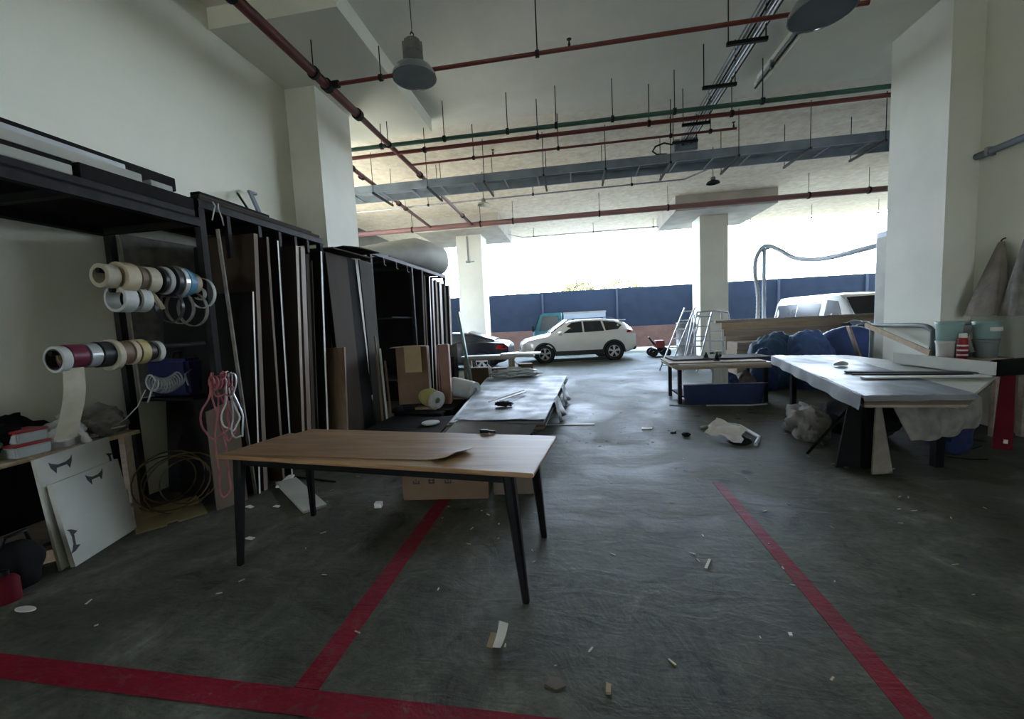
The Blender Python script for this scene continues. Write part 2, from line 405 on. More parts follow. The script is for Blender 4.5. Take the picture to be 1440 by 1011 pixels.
# trees beyond the fence
def tree(label, cx, cy, z0, rx, rz, seed):
    rnd = random.Random(seed); cr = MB()
    for i in range(1500):
        th = rnd.random()*2*PI; ph = math.acos(rnd.uniform(-.25, 1)); rr = rnd.uniform(.72, 1.02)*(1+.25*noise.noise(Vector((math.cos(th)*2, math.sin(th)*2, seed))))
        c = Vector((cx+rx*rr*math.sin(ph)*math.cos(th), cy+rx*rr*math.sin(ph)*math.sin(th), z0+rz*rr*math.cos(ph)))
        a = Vector((rnd.gauss(0,1), rnd.gauss(0,1), rnd.gauss(0,1))).normalized()*.16
        b = a.cross(Vector((rnd.gauss(0,1), rnd.gauss(0,1), rnd.gauss(0,1)))).normalized()*.11
        cr.add([c-a, c+b, c+a, c-b], [(0,1,2,3)])
    br = MB().tube([(cx, cy, 0), (cx+.1, cy, z0*.5), (cx, cy, z0-.3)], [.3, .24, .2], 10)
    for k in range(5):
        an = k*1.3; br.tube([(cx, cy, z0-.6), (cx+rx*.4*math.cos(an), cy+rx*.4*math.sin(an), z0+.1), (cx+rx*.8*math.cos(an), cy+rx*.8*math.sin(an), z0+rz*.35)], [.14,.09,.04], 8)
    T('tree', label, 'tree', [P('crown', cr, M['leaf']), P('trunk', br, M['bark'])], 'trees beyond the fence')
tree('smaller flat pale green tree top beyond the fence, above the cab of the truck', .55, 60, 5.7, 2.3, 1.15, 3)
tree('broader pale green tree top beyond the fence, above the white car', 6.7, 60, 5.3, 3.2, 1.7, 5)
wb_ = MB().box(-16, -4.2, YB-.25, YB, 0, ZC).box(-.9, 18, YB-.25, YB, 0, ZC).box(-4.2, -.9, YB-.25, YB, 2.9, ZC)  # gap made in the unseen back wall to let fill light in
structure('wall_back', wb_, M['wall'])
structure('wall_side', MB().box(-8.2, -4.55, 6.8, 7.04, 0, ZC), M['wall'])
structure('wall_side', MB().box(18, 18.25, YB, 20, 0, ZC), M['wall'])
# pale ground added outside the hall to bounce daylight onto the ceiling
M['apron'] = mat('outdoor_bounce_concrete', (.26,.24,.205), (.22,.205,.175), 1.5, .9, spec=.05)
structure('floor_bounce_strip', MB().box(-16, 18, 19.6, 22.0, 0, .004), M['apron'])
M['side_bounce_yard'] = mat('side_bounce_concrete', (.20,.19,.165), (.165,.155,.135), 1.5, .9, spec=.05)
M['light_shield'] = mat('light_shield_wall', (.13,.125,.11), (.11,.105,.09), 1, .9, spec=.05)
structure('wall_light_shield', MB().box(-21, -20.5, -5, 22, 0, 13), M['light_shield'])  # unseen block added to cut off low sky at the side
structure('wall_side', MB().box(-8.45, -8.25, 12.0, 22, 0, ZC), M['light_shield'])  # wall added to shield the far column from side daylight
structure('floor_bounce_yard', MB().box(-20, -8.5, 2, 21.9, 0, .004), M['side_bounce_yard'])  # assumed sunlit ground, added to light the ceiling from below
structure('floor_bounce_yard', MB().box(-40, 40, -50, -16.3, 0, .004), M['apron'])  # unseen pale ground added to throw light in through the back gap
# ------------------------------------------------------------------ ceiling services
def hanger(x, y, z0, z1=ZC, r=.008): return MB().cyl((x, y, z0), (x, y, z1), r, 6)
def clamp(x, y, z, R, ax):
    return MB().ring((x, y, z), ax, R+.018, R-.002, .05, 16)

def pipe(label, pts, r, m, hang, ax, cat='pipe', name='sprinkler_pipe', joints=(), group='pipes under the ceiling', stubs=()):
    parts = [P('pipe', MB().tube(pts, r, 14), m)]
    for j in joints: parts.append(P('coupling', MB().ring(j, ax, r+.022, r-.002, .09, 18), M['dark_steel']))
    for h in hang:
        parts.append(P('hanger_rod', hanger(h[0], h[1], h[2]+r*.8, h[3] if len(h) > 3 else ZC), M['dark_steel'], [P('pipe_clamp', clamp(h[0], h[1], h[2], r, ax), M['dark_steel'])]))
    for s_ in stubs: parts.append(P('sprinkler_head', MB().lathe([(.016,0),(.016,.05),(.010,.055),(.010,.09),(.03,.095),(.03,.10)], (s_[0], s_[1], s_[2]+r*.7), (0,0,1), 10), M['dark_steel']))
    return T(name, label, cat, parts, group)

zp = 4.9
pipe('thick red sprinkler main running away along the long white wall, over the rack', [(-3.23,-1.0,zp),(-3.23,6.35,zp)], .062, M['red_pipe'],
     [(-3.23,1.0,zp),(-3.23,3.9,zp),(-3.23,5.2,zp,5.3)], (0,1,0), joints=[(-3.23,6.3,zp),(-3.23,5.5,zp),(-3.23,3.2,zp)])
pipe('thinner red sprinkler pipe continuing from the thick main towards the far columns', [(-3.23,6.35,zp),(-3.30,13.72,zp)], .045, M['red_pipe'],
     [(-3.25,7.4,zp,5.3),(-3.27,10.2,zp)], (0,1,0), joints=[(-3.265,9.0,zp),(-3.29,12.6,zp)])
pipe('red pipe crossing the ceiling behind the round hanging lamp', [(-3.17,5.5,zp),(3.35,5.46,zp)], .026, M['red_pipe'],
     [(-.35,5.49,zp),(-2.45,5.5,zp,5.3)], (1,0,0), joints=[(-3.10,5.5,zp)], stubs=[(-2.1,5.5,zp),(.05,5.49,zp)])
pipe('green pipe crossing the ceiling from column to column', [(-4.6,7.44,zp),(7.5,7.52,zp)], .036, M['green_pipe'],
     [(-3.4,7.45,zp,5.3),(-2.2,7.45,zp),(-1.05,7.46,zp),(-.2,7.46,zp),(.75,7.47,zp),(1.75,7.47,zp),(3.1,7.48,zp)], (1,0,0), name='water_pipe')
pipe('red pipe running just beyond the green pipe across the ceiling', [(-4.6,7.80,zp),(7.5,7.80,zp)], .036, M['red_pipe'],
     [(-2.7,7.8,zp,5.3),(-.55,7.8,zp),(1.4,7.8,zp),(2.75,7.8,zp)], (1,0,0))
pipe('thin red branch pipe beyond the two cross pipes, ending short of the column', [(-3.22,8.42,zp),(3.05,8.42,zp)], .022, M['red_pipe'],
     [(-1.9,8.42,zp),(-.2,8.42,zp),(1.9,8.42,zp),(2.6,8.42,zp)], (1,0,0), stubs=[(-1.5,8.42,zp),(3.0,8.42,zp)])
pipe('red pipe running away from behind the wall column, under the long cable tray', [(-4.42,7.1,4.92),(-4.72,13.68,4.92)], .045, M['red_pipe'],
     [(-4.47,8.3,4.92),(-4.62,11.4,4.92)], (0,1,0), joints=[(-4.60,10.9,4.92),(-4.53,8.8,4.92)])
pipe('heavy dull red main crossing in front of the two far columns', [(-8.1,13.8,zp),(13,13.8,zp)], .085, mat('far_main_paint', (.20,.10,.10), (.16,.09,.09), 3, .45),
     [(-5.4,13.8,zp),(-3.0,13.8,zp),(-1.9,13.8,zp),(.9,13.8,zp),(3.0,13.8,zp),(7.0,13.8,zp),(8.6,13.8,zp)], (1,0,0))
pipe('thin grey pipe crossing between the cable tray and the far main', [(-6.2,11.6,5.0),(2.9,11.45,5.0),(3.35,10.75,5.0)], .020, M['galv'],
     [(-4.0,11.56,5.0),(-1.0,11.5,5.0),(1.6,11.47,5.0)], (1,0,0), name='conduit')
pipe('thin grey pipe hanging over the gap between the two far columns', [(-3.2,16.2,5.2),(-2.05,17.9,5.18),(3.55,17.9,5.18)], .018, M['galv'],
     [(-1.6,17.9,5.18),(.9,17.9,5.18),(3.3,17.9,5.18)], (1,0,0), name='conduit')
pipe('thin grey pipe over the opening behind the standing pole', [(6.5,17.9,5.08),(12.2,17.9,5.05)], .018, M['galv'],
     [(7.0,17.9,5.08),(9.2,17.9,5.07),(11.5,17.9,5.05)], (1,0,0), name='conduit')

# long cable tray across the room
ty, tz = 9.17, 4.68
tp = [P('side_rail', MB().box(-8.1, 10, ty, ty+.03, tz, tz+.17), M['tray']), P('side_rail', MB().box(-8.1, 10, ty+.67, ty+.70, tz, tz+.17), M['tray'])]
for k in range(25): x = -7.9+.72*k; tp.append(P('rung', MB().box(x-.014, x+.014, ty+.03, ty+.67, tz+.01, tz+.03), M['tray']))
cb = MB()
for k in range(4): cb.tube([(-8.05+i*1.8, ty+.09+.06*k+.02*math.sin(i*2.1+k), tz+.052) for i in range(11)], .02, 8)
tp.append(P('cables', cb, M['tray']))
for k in range(13):
    x = -7.05+1.30*k
    tp.append(P('support_arm', MB().box(x-.02, x+.02, ty-.06, ty+1.0, tz-.045, tz), M['dark_steel'],
      [P('hanger_rod', hanger(x, ty-.04, tz), M['dark_steel']), P('hanger_rod', hanger(x, ty+.97, tz), M['dark_steel'])]))
T('cable_tray', 'wide grey-blue cable tray crossing the whole ceiling', 'cable tray', tp, 'cable trays')

# narrow conduit run along the depth of the room
cp = []
for k, (dx, r, mm) in enumerate([(-.10,.012,'galv'), (-.05,.016,'galv'), (0,.012,'dark_steel'), (.05,.020,'galv'), (.10,.014,'galv'), (.15,.010,'dark_steel')]):
    cp.append(P('conduit', MB().tube([(2.24+dx, 1.0, 4.97), (2.26+dx, 4, 4.97+.004*k), (2.28+dx, 9.10, 4.97)], r, 8), M[mm]))
for y in (3.6, 4.75, 5.9, 6.9, 8.1, 8.85):
    cp.append(P('support_channel', MB().box(2.02, 2.50, y-.022, y+.022, 4.905, 4.95), M['dark_steel'],
       [P('hanger_rod', hanger(2.04, y, 4.9), M['dark_steel']), P('hanger_rod', hanger(2.48, y, 4.9), M['dark_steel'])]))
T('conduit_run', 'bundle of grey conduits on short channels, running away to the junction box', 'conduit', cp, 'cable trays')
jb = [P('box', MB().box(2.12, 2.58, 9.12, 9.40, 4.87, 5.10, bv=.01), M['galv']), P('lid', MB().box(2.14, 2.56, 9.108, 9.12, 4.89, 5.08), M['tray'])]
jb.append(P('cable_loop', MB().tube([(2.12, 9.25, 5.05), (1.95, 9.25, 5.10), (1.78, 9.25, 5.05), (1.72, 9.25, 4.96), (1.80, 9.25, 4.89), (2.0, 9.25, 4.875)], .018, 8), M['black']))
T('junction_box', 'grey junction box with a black cable loop where the conduits meet the long tray', 'junction box', jb)
# pair of conduits beside the far drop panel
cp = [P('conduit', MB().tube([(3.195, 4.8, 5.36), (3.195, 8.0, 5.36)], .016, 8), M['dark_steel']), P('conduit', MB().tube([(3.19, 4.8, 5.43), (3.19, 8.0, 5.43)], .012, 8), M['galv'])]
for y in (5.0, 5.8, 6.6, 7.4): cp.append(P('clip', MB().box(3.172, 3.219, y-.015, y+.015, 5.335, 5.46), M['galv']))
T('conduit_run', 'pair of thin conduits along the pale slab edge beside the tall column', 'conduit', cp, 'cable trays')

# hanging industrial lamps
def high_bay(label, x, y, zb, s=1.0):
    ca = MB().tube([(x, y, zb+.52*s), (x+.004, y, (zb+ZC)/2), (x, y, ZC)], .009, 8)
    hook = MB().tube([(x, y, zb+.43*s), (x+.02*s, y, zb+.46*s), (x+.02*s, y, zb+.50*s), (x, y, zb+.53*s), (x-.02*s, y, zb+.50*s)], .008*s, 8)
    body = MB().lathe([(.05*s, .44*s), (.085*s, .43*s), (.11*s, .39*s), (.115*s, .28*s), (.105*s, .27*s), (.118*s, .26*s), (.12*s, .17*s), (.10*s, .15*s)], (x, y, zb), (0,0,1), 28)
    for k in range(12):
        an = 2*PI*k/12; body.box(x+.112*s*math.cos(an)-.006*s, x+.112*s*math.cos(an)+.006*s, y+.112*s*math.sin(an)-.006*s, y+.112*s*math.sin(an)+.006*s, zb+.19*s, zb+.40*s)
    shade = MB().lathe([(.10*s, .17*s), (.155*s, .15*s), (.215*s, .105*s), (.255*s, .04*s), (.262*s, .0), (.252*s, .0), (.246*s, .04*s), (.205*s, .10*s), (.15*s, .14*s), (.09*s, .155*s)], (x, y, zb), (0,0,1), 40, closed=True)
    cov = MB().lathe([(.0, .03*s), (.12*s, .028*s), (.25*s, .012*s), (.25*s, .006*s), (.0, .012*s)], (x, y, zb), (0,0,1), 36)
    return T('pendant_lamp', label, 'lamp', [P('cable', ca, M['black']), P('hook', hook, M['dark_steel']), P('housing', body, M['lamp_grey']), P('shade', shade, M['lamp_refl']), P('glass_cover', cov, mat('lamp_cover', (.20,.23,.24), None, 4, .15))], 'hanging industrial lamps')
high_bay('round grey industrial lamp hanging in full view in front of the red cross pipe', -1.80, 5.0, 4.53, 1.0)
high_bay('larger-looking round lamp at the very top of the view, beside the conduit bundle', 1.95, 3.70, 3.80, .87)
def small_lamp(label, x, y, z, s, m):
    T('pendant_lamp', label, 'lamp', [P('rod', MB().cyl((x, y, z+.2*s), (x, y, ZC), .008, 6), M['dark_steel']),
      P('housing', MB().lathe([(.04*s,.2*s),(.07*s,.18*s),(.07*s,.10*s),(.05*s,.09*s)], (x, y, z), (0,0,1), 16), M['lamp_grey']),
      P('shade', MB().lathe([(.06*s,.10*s),(.17*s,.05*s),(.2*s,0),(.19*s,0),(.15*s,.04*s),(.05*s,.085*s)], (x, y, z), (0,0,1), 20, closed=True), m)], 'hanging industrial lamps')
small_lamp('small pale lamp hanging far back near the first far column', -2.28, 11.0, 4.70, .85, M['white_lam'])
small_lamp('small dark lamp hanging far back beyond the junction box', 3.45, 11.0, 4.70, .8, M['dark_steel'])

# conduit drop on the far column and the rail on the near wall
T('pipe_bracket', 'thin downpipe and foot on the face of the first far column', 'pipe', [P('pipe', MB().tube([(-4.05, 15.95, 5.0), (-4.05, 15.95, 4.08), (-4.0, 15.95, 4.02), (-3.8, 15.95, 4.02)], .02, 8), M['galv']), P('foot', MB().box(-4.13, -3.97, 15.93, 16.0, 3.98, 4.06), M['tray'])])
T('wall_pipe', 'dark grey pipe fixed along the bare wall beside the tall column', 'pipe', [P('pipe', MB().cyl((4.955, -1.5, 3.31), (4.955, 6.07, 3.31), .04, 12), M['tray'])] +
  [P('bracket', MB().box(4.91, 5.0, y-.02, y+.02, 3.26, 3.36), M['galv']) for y in (.8, 2.6, 4.4, 5.9)])

# ------------------------------------------------------------------ sheet rack along the long wall
rp = []
for (x, y) in ((-3.27, 3.30), (-3.27, 5.06), (-4.24, 3.30), (-4.24, 5.06)):
    rp.append(P('post', MB().box(x-.03, x+.03, y-.03, y+.03, 0, 2.74), M['dark_steel']))
for x0, x1 in ((-3.30, -3.23), (-4.28, -4.20)):
    rp.append(P('top_rail', MB().box(x0, x1, 3.27, 5.10, 2.70, 2.76), M['dark_steel']))
    rp.append(P('shelf_rail', MB().box(x0, x1, .35, 3.27, 2.53, 2.59), M['dark_steel']))
for y in (4.2, 5.06): rp.append(P('cross_rail', MB().box(-4.2, -3.30, y-.025, y+.025, 2.70, 2.76), M['dark_steel']))
for y in (.4, 1.4, 2.35, 3.25): rp.append(P('cross_rail', MB().box(-4.2, -3.30, y-.025, y+.025, 2.53, 2.585), M['dark_steel']))
for y in (3.60, 4.0, 4.30, 4.565, 4.795): rp.append(P('divider', MB().box(-3.29, -3.25, y-.02, y+.02, 2.30, 2.70), M['dark_steel']))
rp.append(P('shelf_deck', MB().box(-4.28, -3.23, .35, 3.27, 2.59, 2.605), M['charcoal']))
rp.append(P('shelf_deck', MB().box(-4.28, -3.24, 3.27, 5.10, 2.76, 2.775), M['charcoal']))
for y in (.4, 1.9): rp.append(P('wall_bracket', MB().bar((-4.27, y, 2.0), (-3.4, y, 2.53), .04, .04), M['dark_steel']))
T('sheet_rack', 'dark steel rack against the long wall holding upright boards, with a loaded top shelf', 'rack', rp)

# lengths lying on the top shelf
def length(label, y0, y1, x, z0, w, h, m, sk=0.0, name='board_length', cat='board'):
    T(name, label, cat, [P(name, MB().bar((x, y0, z0+h/2), (x+sk, y1, z0+h/2), w, h, bv=.004), M[m])], 'lengths on top of the sheet rack')
length('lowest dark length along the outer edge of the near shelf', .5, 3.22, -3.27, 2.606, .09, .05, 'dark_steel')
length('lower white channel at the outer edge of the near shelf, ending first', .5, 2.34, -3.27, 2.657, .09, .062, 'white_lam', name='channel', cat='channel')
length('dark length following the end of the lower white channel', 2.38, 3.22, -3.27, 2.657, .09, .10, 'charcoal')
length('dark length resting on the lower white channel', .5, 2.36, -3.29, 2.720, .09, .036, 'charcoal')
length('longest white channel on the near shelf, just above the lower one', .5, 2.82, -3.30, 2.757, .09, .07, 'white_lam', .0, 'channel', 'channel')
length('short white offcut beyond the end of the longest white channel', 2.88, 3.06, -3.29, 2.758, .08, .05, 'white_lam')
length('grey-green channel lying on the longest white channel', .5, 2.74, -3.34, 2.829, .09, .045, 'alu', .0, 'channel', 'channel')
length('topmost charcoal plank of the near shelf', .45, 3.22, -3.42, 2.829, .07, .11, 'charcoal')
length('wide charcoal board lying in the middle of the near shelf', .45, 3.2, -3.80, 2.606, .55, .06, 'charcoal')
length('brown plank lying against the wall on the near shelf', .45, 3.2, -4.17, 2.606, .14, .10, 'brown_wood')
length('dark plank over the wide charcoal board', .6, 3.1, -3.72, 2.667, .30, .05, 'mdf')
length('dark flat board at the outer edge of the far shelf', 3.30, 5.05, -3.32, 2.776, .14, .03, 'mdf')
length('grey plank near the far end of the shelf', 3.95, 5.05, -3.55, 2.776, .25, .03, 'greyboard')
length('pale edged plank lying over the dark flat board at the outer edge', 3.32, 4.9, -3.31, 2.807, .10, .022, 'greyboard')
length('dark plank, topmost at the outer edge of the far shelf', 3.34, 4.2, -3.33, 2.830, .10, .03, 'charcoal')
length('brown plank in the middle of the far shelf', 3.35, 4.6, -3.85, 2.776, .12, .03, 'brown_wood', .03)
# two bars standing on the shelf against the wall
T('metal_bar', 'short dark bar leaning on the wall above the rack', 'bar', [P('metal_bar', MB().bar((-3.92, 4.96, 2.777), (-4.22, 4.86, 3.38), .035, .02), M['dark_steel'])], 'bars above the rack')
hk = MB().bar((-3.92, 5.02, 2.777), (-4.20, 5.06, 3.44), .05, .03)
T('metal_bar', 'taller grey bar with a hooked end leaning on the wall above the rack', 'bar', [P('bar', hk, M['tray']), P('hook', MB().bar((-4.20, 5.03, 3.45), (-4.20, 5.16, 3.45), .04, .03), M['tray'])], 'bars above the rack')
# white ties hanging from the shelf edge
T('string', 'white ties hanging from the front edge of the rack shelf', 'string', [P('string', MB().tube([(-3.195, 3.38, 2.77), (-3.19, 3.40, 2.74), (-3.19, 3.37, 2.66), (-3.19, 3.35, 2.60)], .006, 6).tube([(-3.195, 3.44, 2.77), (-3.19, 3.43, 2.72), (-3.19, 3.46, 2.64), (-3.19, 3.47, 2.58)], .006, 6), M['white_tape'])])

# upright boards: plane across the aisle, front edge towards the aisle
def upright(label, yt, yb, zt, m, th=.02, xf=-3.12, xb=-4.15, group='upright boards in the sheet rack', edge=None, zb=0.0, name='upright_board', xt=None):
    xt = xf if xt is None else xt
    b = MB()
    vs = []
    for (y, z, x) in ((yb, zb, xf), (yt, zt, xt)):
        vs += [(x, y-th/2, z), (x, y+th/2, z), (xb, y+th/2, z), (xb, y-th/2, z)]
    b.add(vs, [(3,2,1,0),(4,5,6,7),(0,1,5,4),(1,2,6,5),(2,3,7,6),(3,0,4,7)])
    parts = [P('board', b, M[m])]
    if edge:
        e = MB(); vs = []
        for (y, z, x) in ((yb, zb, xf), (yt, zt, xt)):
            vs += [(x+.004, y-th/2, z), (x+.004, y+th/2, z), (x+.0002, y+th/2, z), (x+.0002, y-th/2, z)]
        e.add(vs, [(3,2,1,0),(4,5,6,7),(0,1,5,4),(1,2,6,5),(2,3,7,6),(3,0,4,7)])
        parts.append(P('edge_band', e, M[edge]))
    T(name, label, 'board', parts, group)

upright('thin grey metal strip leaning steeply at the near end of the rack', 3.36, 3.47, 2.52, 'rag', .014, -3.14, -3.17, zb=.0)
upright('broad dark brown board with a grey-brown edge, first big one in the rack', 3.77, 3.56, 2.56, 'mdf', .05, edge='card3', xb=-3.66)
upright('dark board with a short bright white front edge, behind the first strip', 3.66, 3.48, 1.98, 'charcoal', .016, edge='white_edge')
upright('dark board beside the first broad brown one in the rack', 3.85, 3.71, 2.45, 'charcoal', .03, -3.22, xb=-3.66)
upright('tan-edged thin board at the second slot of the rack', 3.93, 3.82, 2.56, 'mdf', .03, edge='card3', xb=-3.66)
upright('white-edged board slanting down the middle of the rack', 4.08, 3.95, 2.55, 'charcoal', .018, edge='white_edge')
upright('second white-edged thin board hugging the slanting one', 4.12, 4.005, 2.56, 'charcoal', .012, -3.16, edge='white_edge')
upright('black board set back in the rack between white and tan edges', 4.21, 4.08, 2.42, 'mdf', .05, -3.22)
upright('brown board with warm tan edge in the middle of the rack', 4.39, 4.16, 2.55, 'mdf', .045, edge='tan_edge')
upright('thick warm brown panel next to the tan-edged board', 4.49, 4.27, 2.55, 'brown_wood', .075, edge='brown_wood')
upright('dark set-back board beyond the warm brown panel', 4.645, 4.43, 2.50, 'mdf', .06, -3.17)
upright('thin dark sheet just before the bright white edge', 4.74, 4.53, 2.44, 'greyboard', .015, -3.18)
upright('thick bright white-edged board at the far end of the rack', 4.85, 4.63, 2.56, 'charcoal', .03, edge='white_edge')
upright('low brown board with worn top, standing between rack and big brown sheets', 4.97, 4.86, 1.34, 'brown_wood', .03, -2.98)

# big sheets leaning in front of the wall column, faces to the aisle
def facing(label, yb0, yb1, yt0, yt1, xb, xt, zt, m, th=.018, group='tall sheets leaning by the wall column'):
    b = MB(); vs = [(xb, yb0, 0), (xb, yb1, 0), (xt, yt1, zt), (xt, yt0, zt)]
    vs += [(x-th, y, z) for x, y, z in vs]
    b.add(vs, [(0,1,2,3),(7,6,5,4),(0,4,5,1),(1,5,6,2),(2,6,7,3),(3,7,4,0)])
    T('tall_sheet', label, 'sheet', [P('tall_sheet', b, M[m])], group)
facing('outermost dark brown tall sheet turned face-on, just past the rack end', 4.98, 5.45, 5.10, 5.62, -3.06, -3.22, 2.60, 'mdf')
facing('black tall sheet half behind the outermost brown one', 5.30, 5.85, 5.45, 5.92, -3.10, -3.26, 2.62, 'charcoal')
facing('dark brown tall sheet set behind the black one', 5.10, 5.95, 5.15, 6.00, -3.16, -3.31, 2.64, 'mdf')
facing('grey tall board turned face-on, last before the second rack', 5.88, 6.20, 5.93, 6.33, -3.10, -3.20, 2.62, 'greyboard')
for i, (a, b_, lab) in enumerate([(-3.04, 'tan_edge', 'thin tan strip leaning against the grey face-on board'), (-3.01, 'white_edge', 'thin white strip leaning against the grey face-on board'), (-2.98, 'brown_wood', 'thin brown strip leaning outermost on the grey face-on board')]):
    T('edge_strip', lab, 'strip', [P('edge_strip', MB().bar((a+.04, 5.90+.09*i, 0), (a-.03, 5.98+.08*i, 1.45-.2*i), .03, .012), M[b_])], 'strips by the wall column')
# loose dark boards lying on top of the tall sheets
T('board', 'dark thin board lying flat on top of the tall sheets by the column', 'board', [P('board', MB().sheet([(-3.80, 5.12, 2.665), (-3.12, 5.12, 2.665), (-3.05, 6.04, 2.675), (-3.7, 6.04, 2.675)], .02, 6, 6, lambda u, v: (0, 0, .02*math.sin(u*5)*v)), M['mdf'])], 'boards on top of the tall sheets')
T('board', 'second dark board lying crooked on the top of the tall sheets', 'board', [P('board', MB().sheet([(-3.6, 5.5, 2.72), (-3.10, 5.35, 2.72), (-2.9, 6.0, 2.73), (-3.4, 6.05, 2.73)], .018, 6, 6, lambda u, v: (0, 0, .015*math.sin(v*4))), M['charcoal'])], 'boards on top of the tall sheets')

# grey board standing at the back, and wall board
T('upright_board', 'large plain grey board standing against the wall behind the hanging rolls', 'board', [P('upright_board', MB().prism([(3.36,1.0),(4.75,1.0),(4.75,2.6),(3.36,2.56)], (-4.19,0,0), (0,1,0), (0,0,1), (-.018,0,0)), M['rag'])])
T('shelf_board', 'dark shelf board inside the rack under the grey board', 'shelf', [P('shelf_board', MB().box(-4.2, -3.62, 3.36, 4.3, .96, .99), M['charcoal'])] )

# ------------------------------------------------------------------ rolls on pegs
def peg(label, p, q): T('peg_rail', label, 'rail', [P('peg_rail', MB().cyl(p, q, .018, 12), M['dark_steel'])], 'peg rails')
peg('upper steel peg carrying the cream and blue tape rolls', (-3.30, 2.46, 2.06), (-3.30, 3.24, 2.06))
peg('lower steel peg carrying the wine-red and cream tape rolls', (-3.30, 2.13, 1.50), (-3.30, 3.24, 1.50))
def roll(label, y, ro, ri, w, m, zpeg, x=-3.30, axis=(0,1,0), core='core', hang=True, tape=True, group='tape rolls on the pegs', z=None):
    w *= .86
    if zpeg < 1.7: y = 2.17+(y-2.06)*.86
    else: y = y+.05
    zc = (zpeg+.018-ri+.001) if z is None else z
    parts = [P('tape', MB().ring((x, y, zc), axis, ro, ri+.008, w, 32), M[m])]
    parts.append(P('core', MB().ring((x, y, zc), axis, ri+.0075, ri, w*1.02, 32, .001), M[core]))
    T('tape_roll', label, 'tape roll', parts, group)
zu = 2.06
roll('small cream roll at the free end of the upper peg', 2.46, .085, .055, .10, 'cream', zu, core='cream')
roll('wide tan roll second on the upper peg', 2.575, .112, .055, .11, 'tan', zu)
roll('narrow brown roll third on the upper peg', 2.665, .095, .05, .05, 'brown_tape', zu)
roll('wide cream roll of stacked bands in the middle of the upper peg', 2.745, .100, .055, .10, 'cream', zu)
roll('black roll beside the stacked cream bands on the upper peg', 2.825, .108, .05, .035, 'black_tape', zu)
roll('white roll between two black rolls on the upper peg', 2.87, .112, .05, .045, 'white_tape', zu)
roll('large black roll before the silver one on the upper peg', 2.925, .128, .05, .05, 'black_tape', zu)
roll('large silver roll on the upper peg', 2.98, .132, .05, .05, 'silver', zu)
roll('bright blue roll on the upper peg', 3.03, .125, .05, .04, 'blue_tape', zu)
roll('second blue roll towards the wall end of the upper peg', 3.075, .108, .05, .04, 'blue_tape', zu)
roll('beige roll near the inner end of the upper peg', 3.13, .090, .05, .055, 'tan', zu)
roll('thin loose white loop at the inner end of the upper peg', 3.22, .135, .128, .03, 'white_tape', zu, core='white_tape')
roll('small white loop hanging at the inner end of the upper peg', 3.20, .055, .046, .04, 'white_tape', zu-.09, core='white_tape')
# rolls hung below the upper peg
peg('short steel peg under the upper one', (-3.33, 2.55, 1.93), (-3.33, 3.24, 1.93))
roll('bluish white wide ring hanging under the tan roll', 2.57, .100, .080, .11, 'white_tape', 1.93, -3.33, core='white_tape')
roll('second bluish white ring hanging under the brown roll', 2.69, .098, .078, .09, 'white_tape', 1.93, -3.33, core='white_tape')
roll('thin beige ring tilted under the middle of the upper peg', 2.80, .088, .074, .03, 'tan', 1.93, -3.30, axis=(.55,.7,.45), core='tan')
roll('dark thin ring hanging under the blue rolls', 2.93, .135, .126, .03, 'black_tape', 1.93, -3.33, core='black_tape')
roll('grey long loop hanging under the blue rolls', 3.02, .140, .132, .03, 'rag', 1.93, -3.33, core='rag')
roll('grey loop hanging lowest near the inner end of the short peg', 3.14, .150, .143, .03, 'rag', 1.93, -3.33, core='rag')
zl = 1.50
roll('open white-cored roll at the free end of the lower peg', 2.06, .085, .062, .06, 'white_tape', zl, core='black_tape')
roll('wine-red roll second on the lower peg', 2.15, .080, .05, .11, 'wine', zl)
roll('pale grey roll beside the wine-red one', 2.255, .083, .05, .08, 'silver', zl)
roll('black roll in the middle of the lower peg', 2.345, .090, .05, .09, 'black_tape', zl)
roll('large cream ring on the lower peg', 2.415, .112, .06, .045, 'cream', zl)
roll('dark brown roll beyond the large cream ring', 2.49, .085, .05, .09, 'brown_tape', zl)
roll('tan roll beside the dark brown one on the lower peg', 2.56, .092, .05, .045, 'tan', zl)
roll('yellow-tan wide roll on the lower peg', 2.63, .094, .05, .075, 'yellow_tape', zl)
roll('black roll towards the inner end of the lower peg', 2.70, .080, .05, .05, 'black_tape', zl)
roll('white roll at the inner end of the lower peg', 2.78, .082, .056, .05, 'white_tape', zl, core='black_tape')
T('tape_strip', 'wide pale tape hanging down from the lower peg to the bench', 'tape', [P('tape_strip', MB().sheet([(-3.27, 2.16, 1.42), (-3.27, 2.28, 1.42), (-3.40, 2.29, .92), (-3.40, 2.16, .92)], .002, 3, 10, lambda u, v: (.03*math.sin(v*4), 0, 0)), M['cream'])])
# ------------------------------------------------------------------ work bench under the pegs
bp_ = [P('top', MB().box(-4.28, -3.78, 1.2, 2.98, .75, .78), M['pine'])]
for (x, y) in ((-3.84, 1.3), (-3.84, 2.9), (-4.22, 1.3), (-4.22, 2.9)): bp_.append(P('leg', MB().box(x-.03, x+.03, y-.03, y+.03, 0, .75), M['old_timber']))
bp_.append(P('lower_shelf', MB().box(-4.22, -3.80, 1.3, 2.9, .14, .17), M['old_timber']))
T('work_bench', 'timber work bench buried in clutter under the tape rolls', 'bench', bp_)
def cup_box(label, x0, x1, y0, y1, z0, z1, body, lid, group, rz=0):
    T('storage_box', label, 'box', [P('box', MB().box(x0, x1, y0, y1, z0, z1-.02, rz, .008), M[body]), P('lid', MB().box(x0-.006, x1+.006, y0-.006, y1+.006, z1-.02, z1, rz, .006), M[lid])], group)
cup_box('clear plastic box with red lid, lower one on the bench', -4.02, -3.82, 2.20, 2.40, .781, .875, 'clear_plastic', 'red_plastic', 'plastic boxes on the bench')
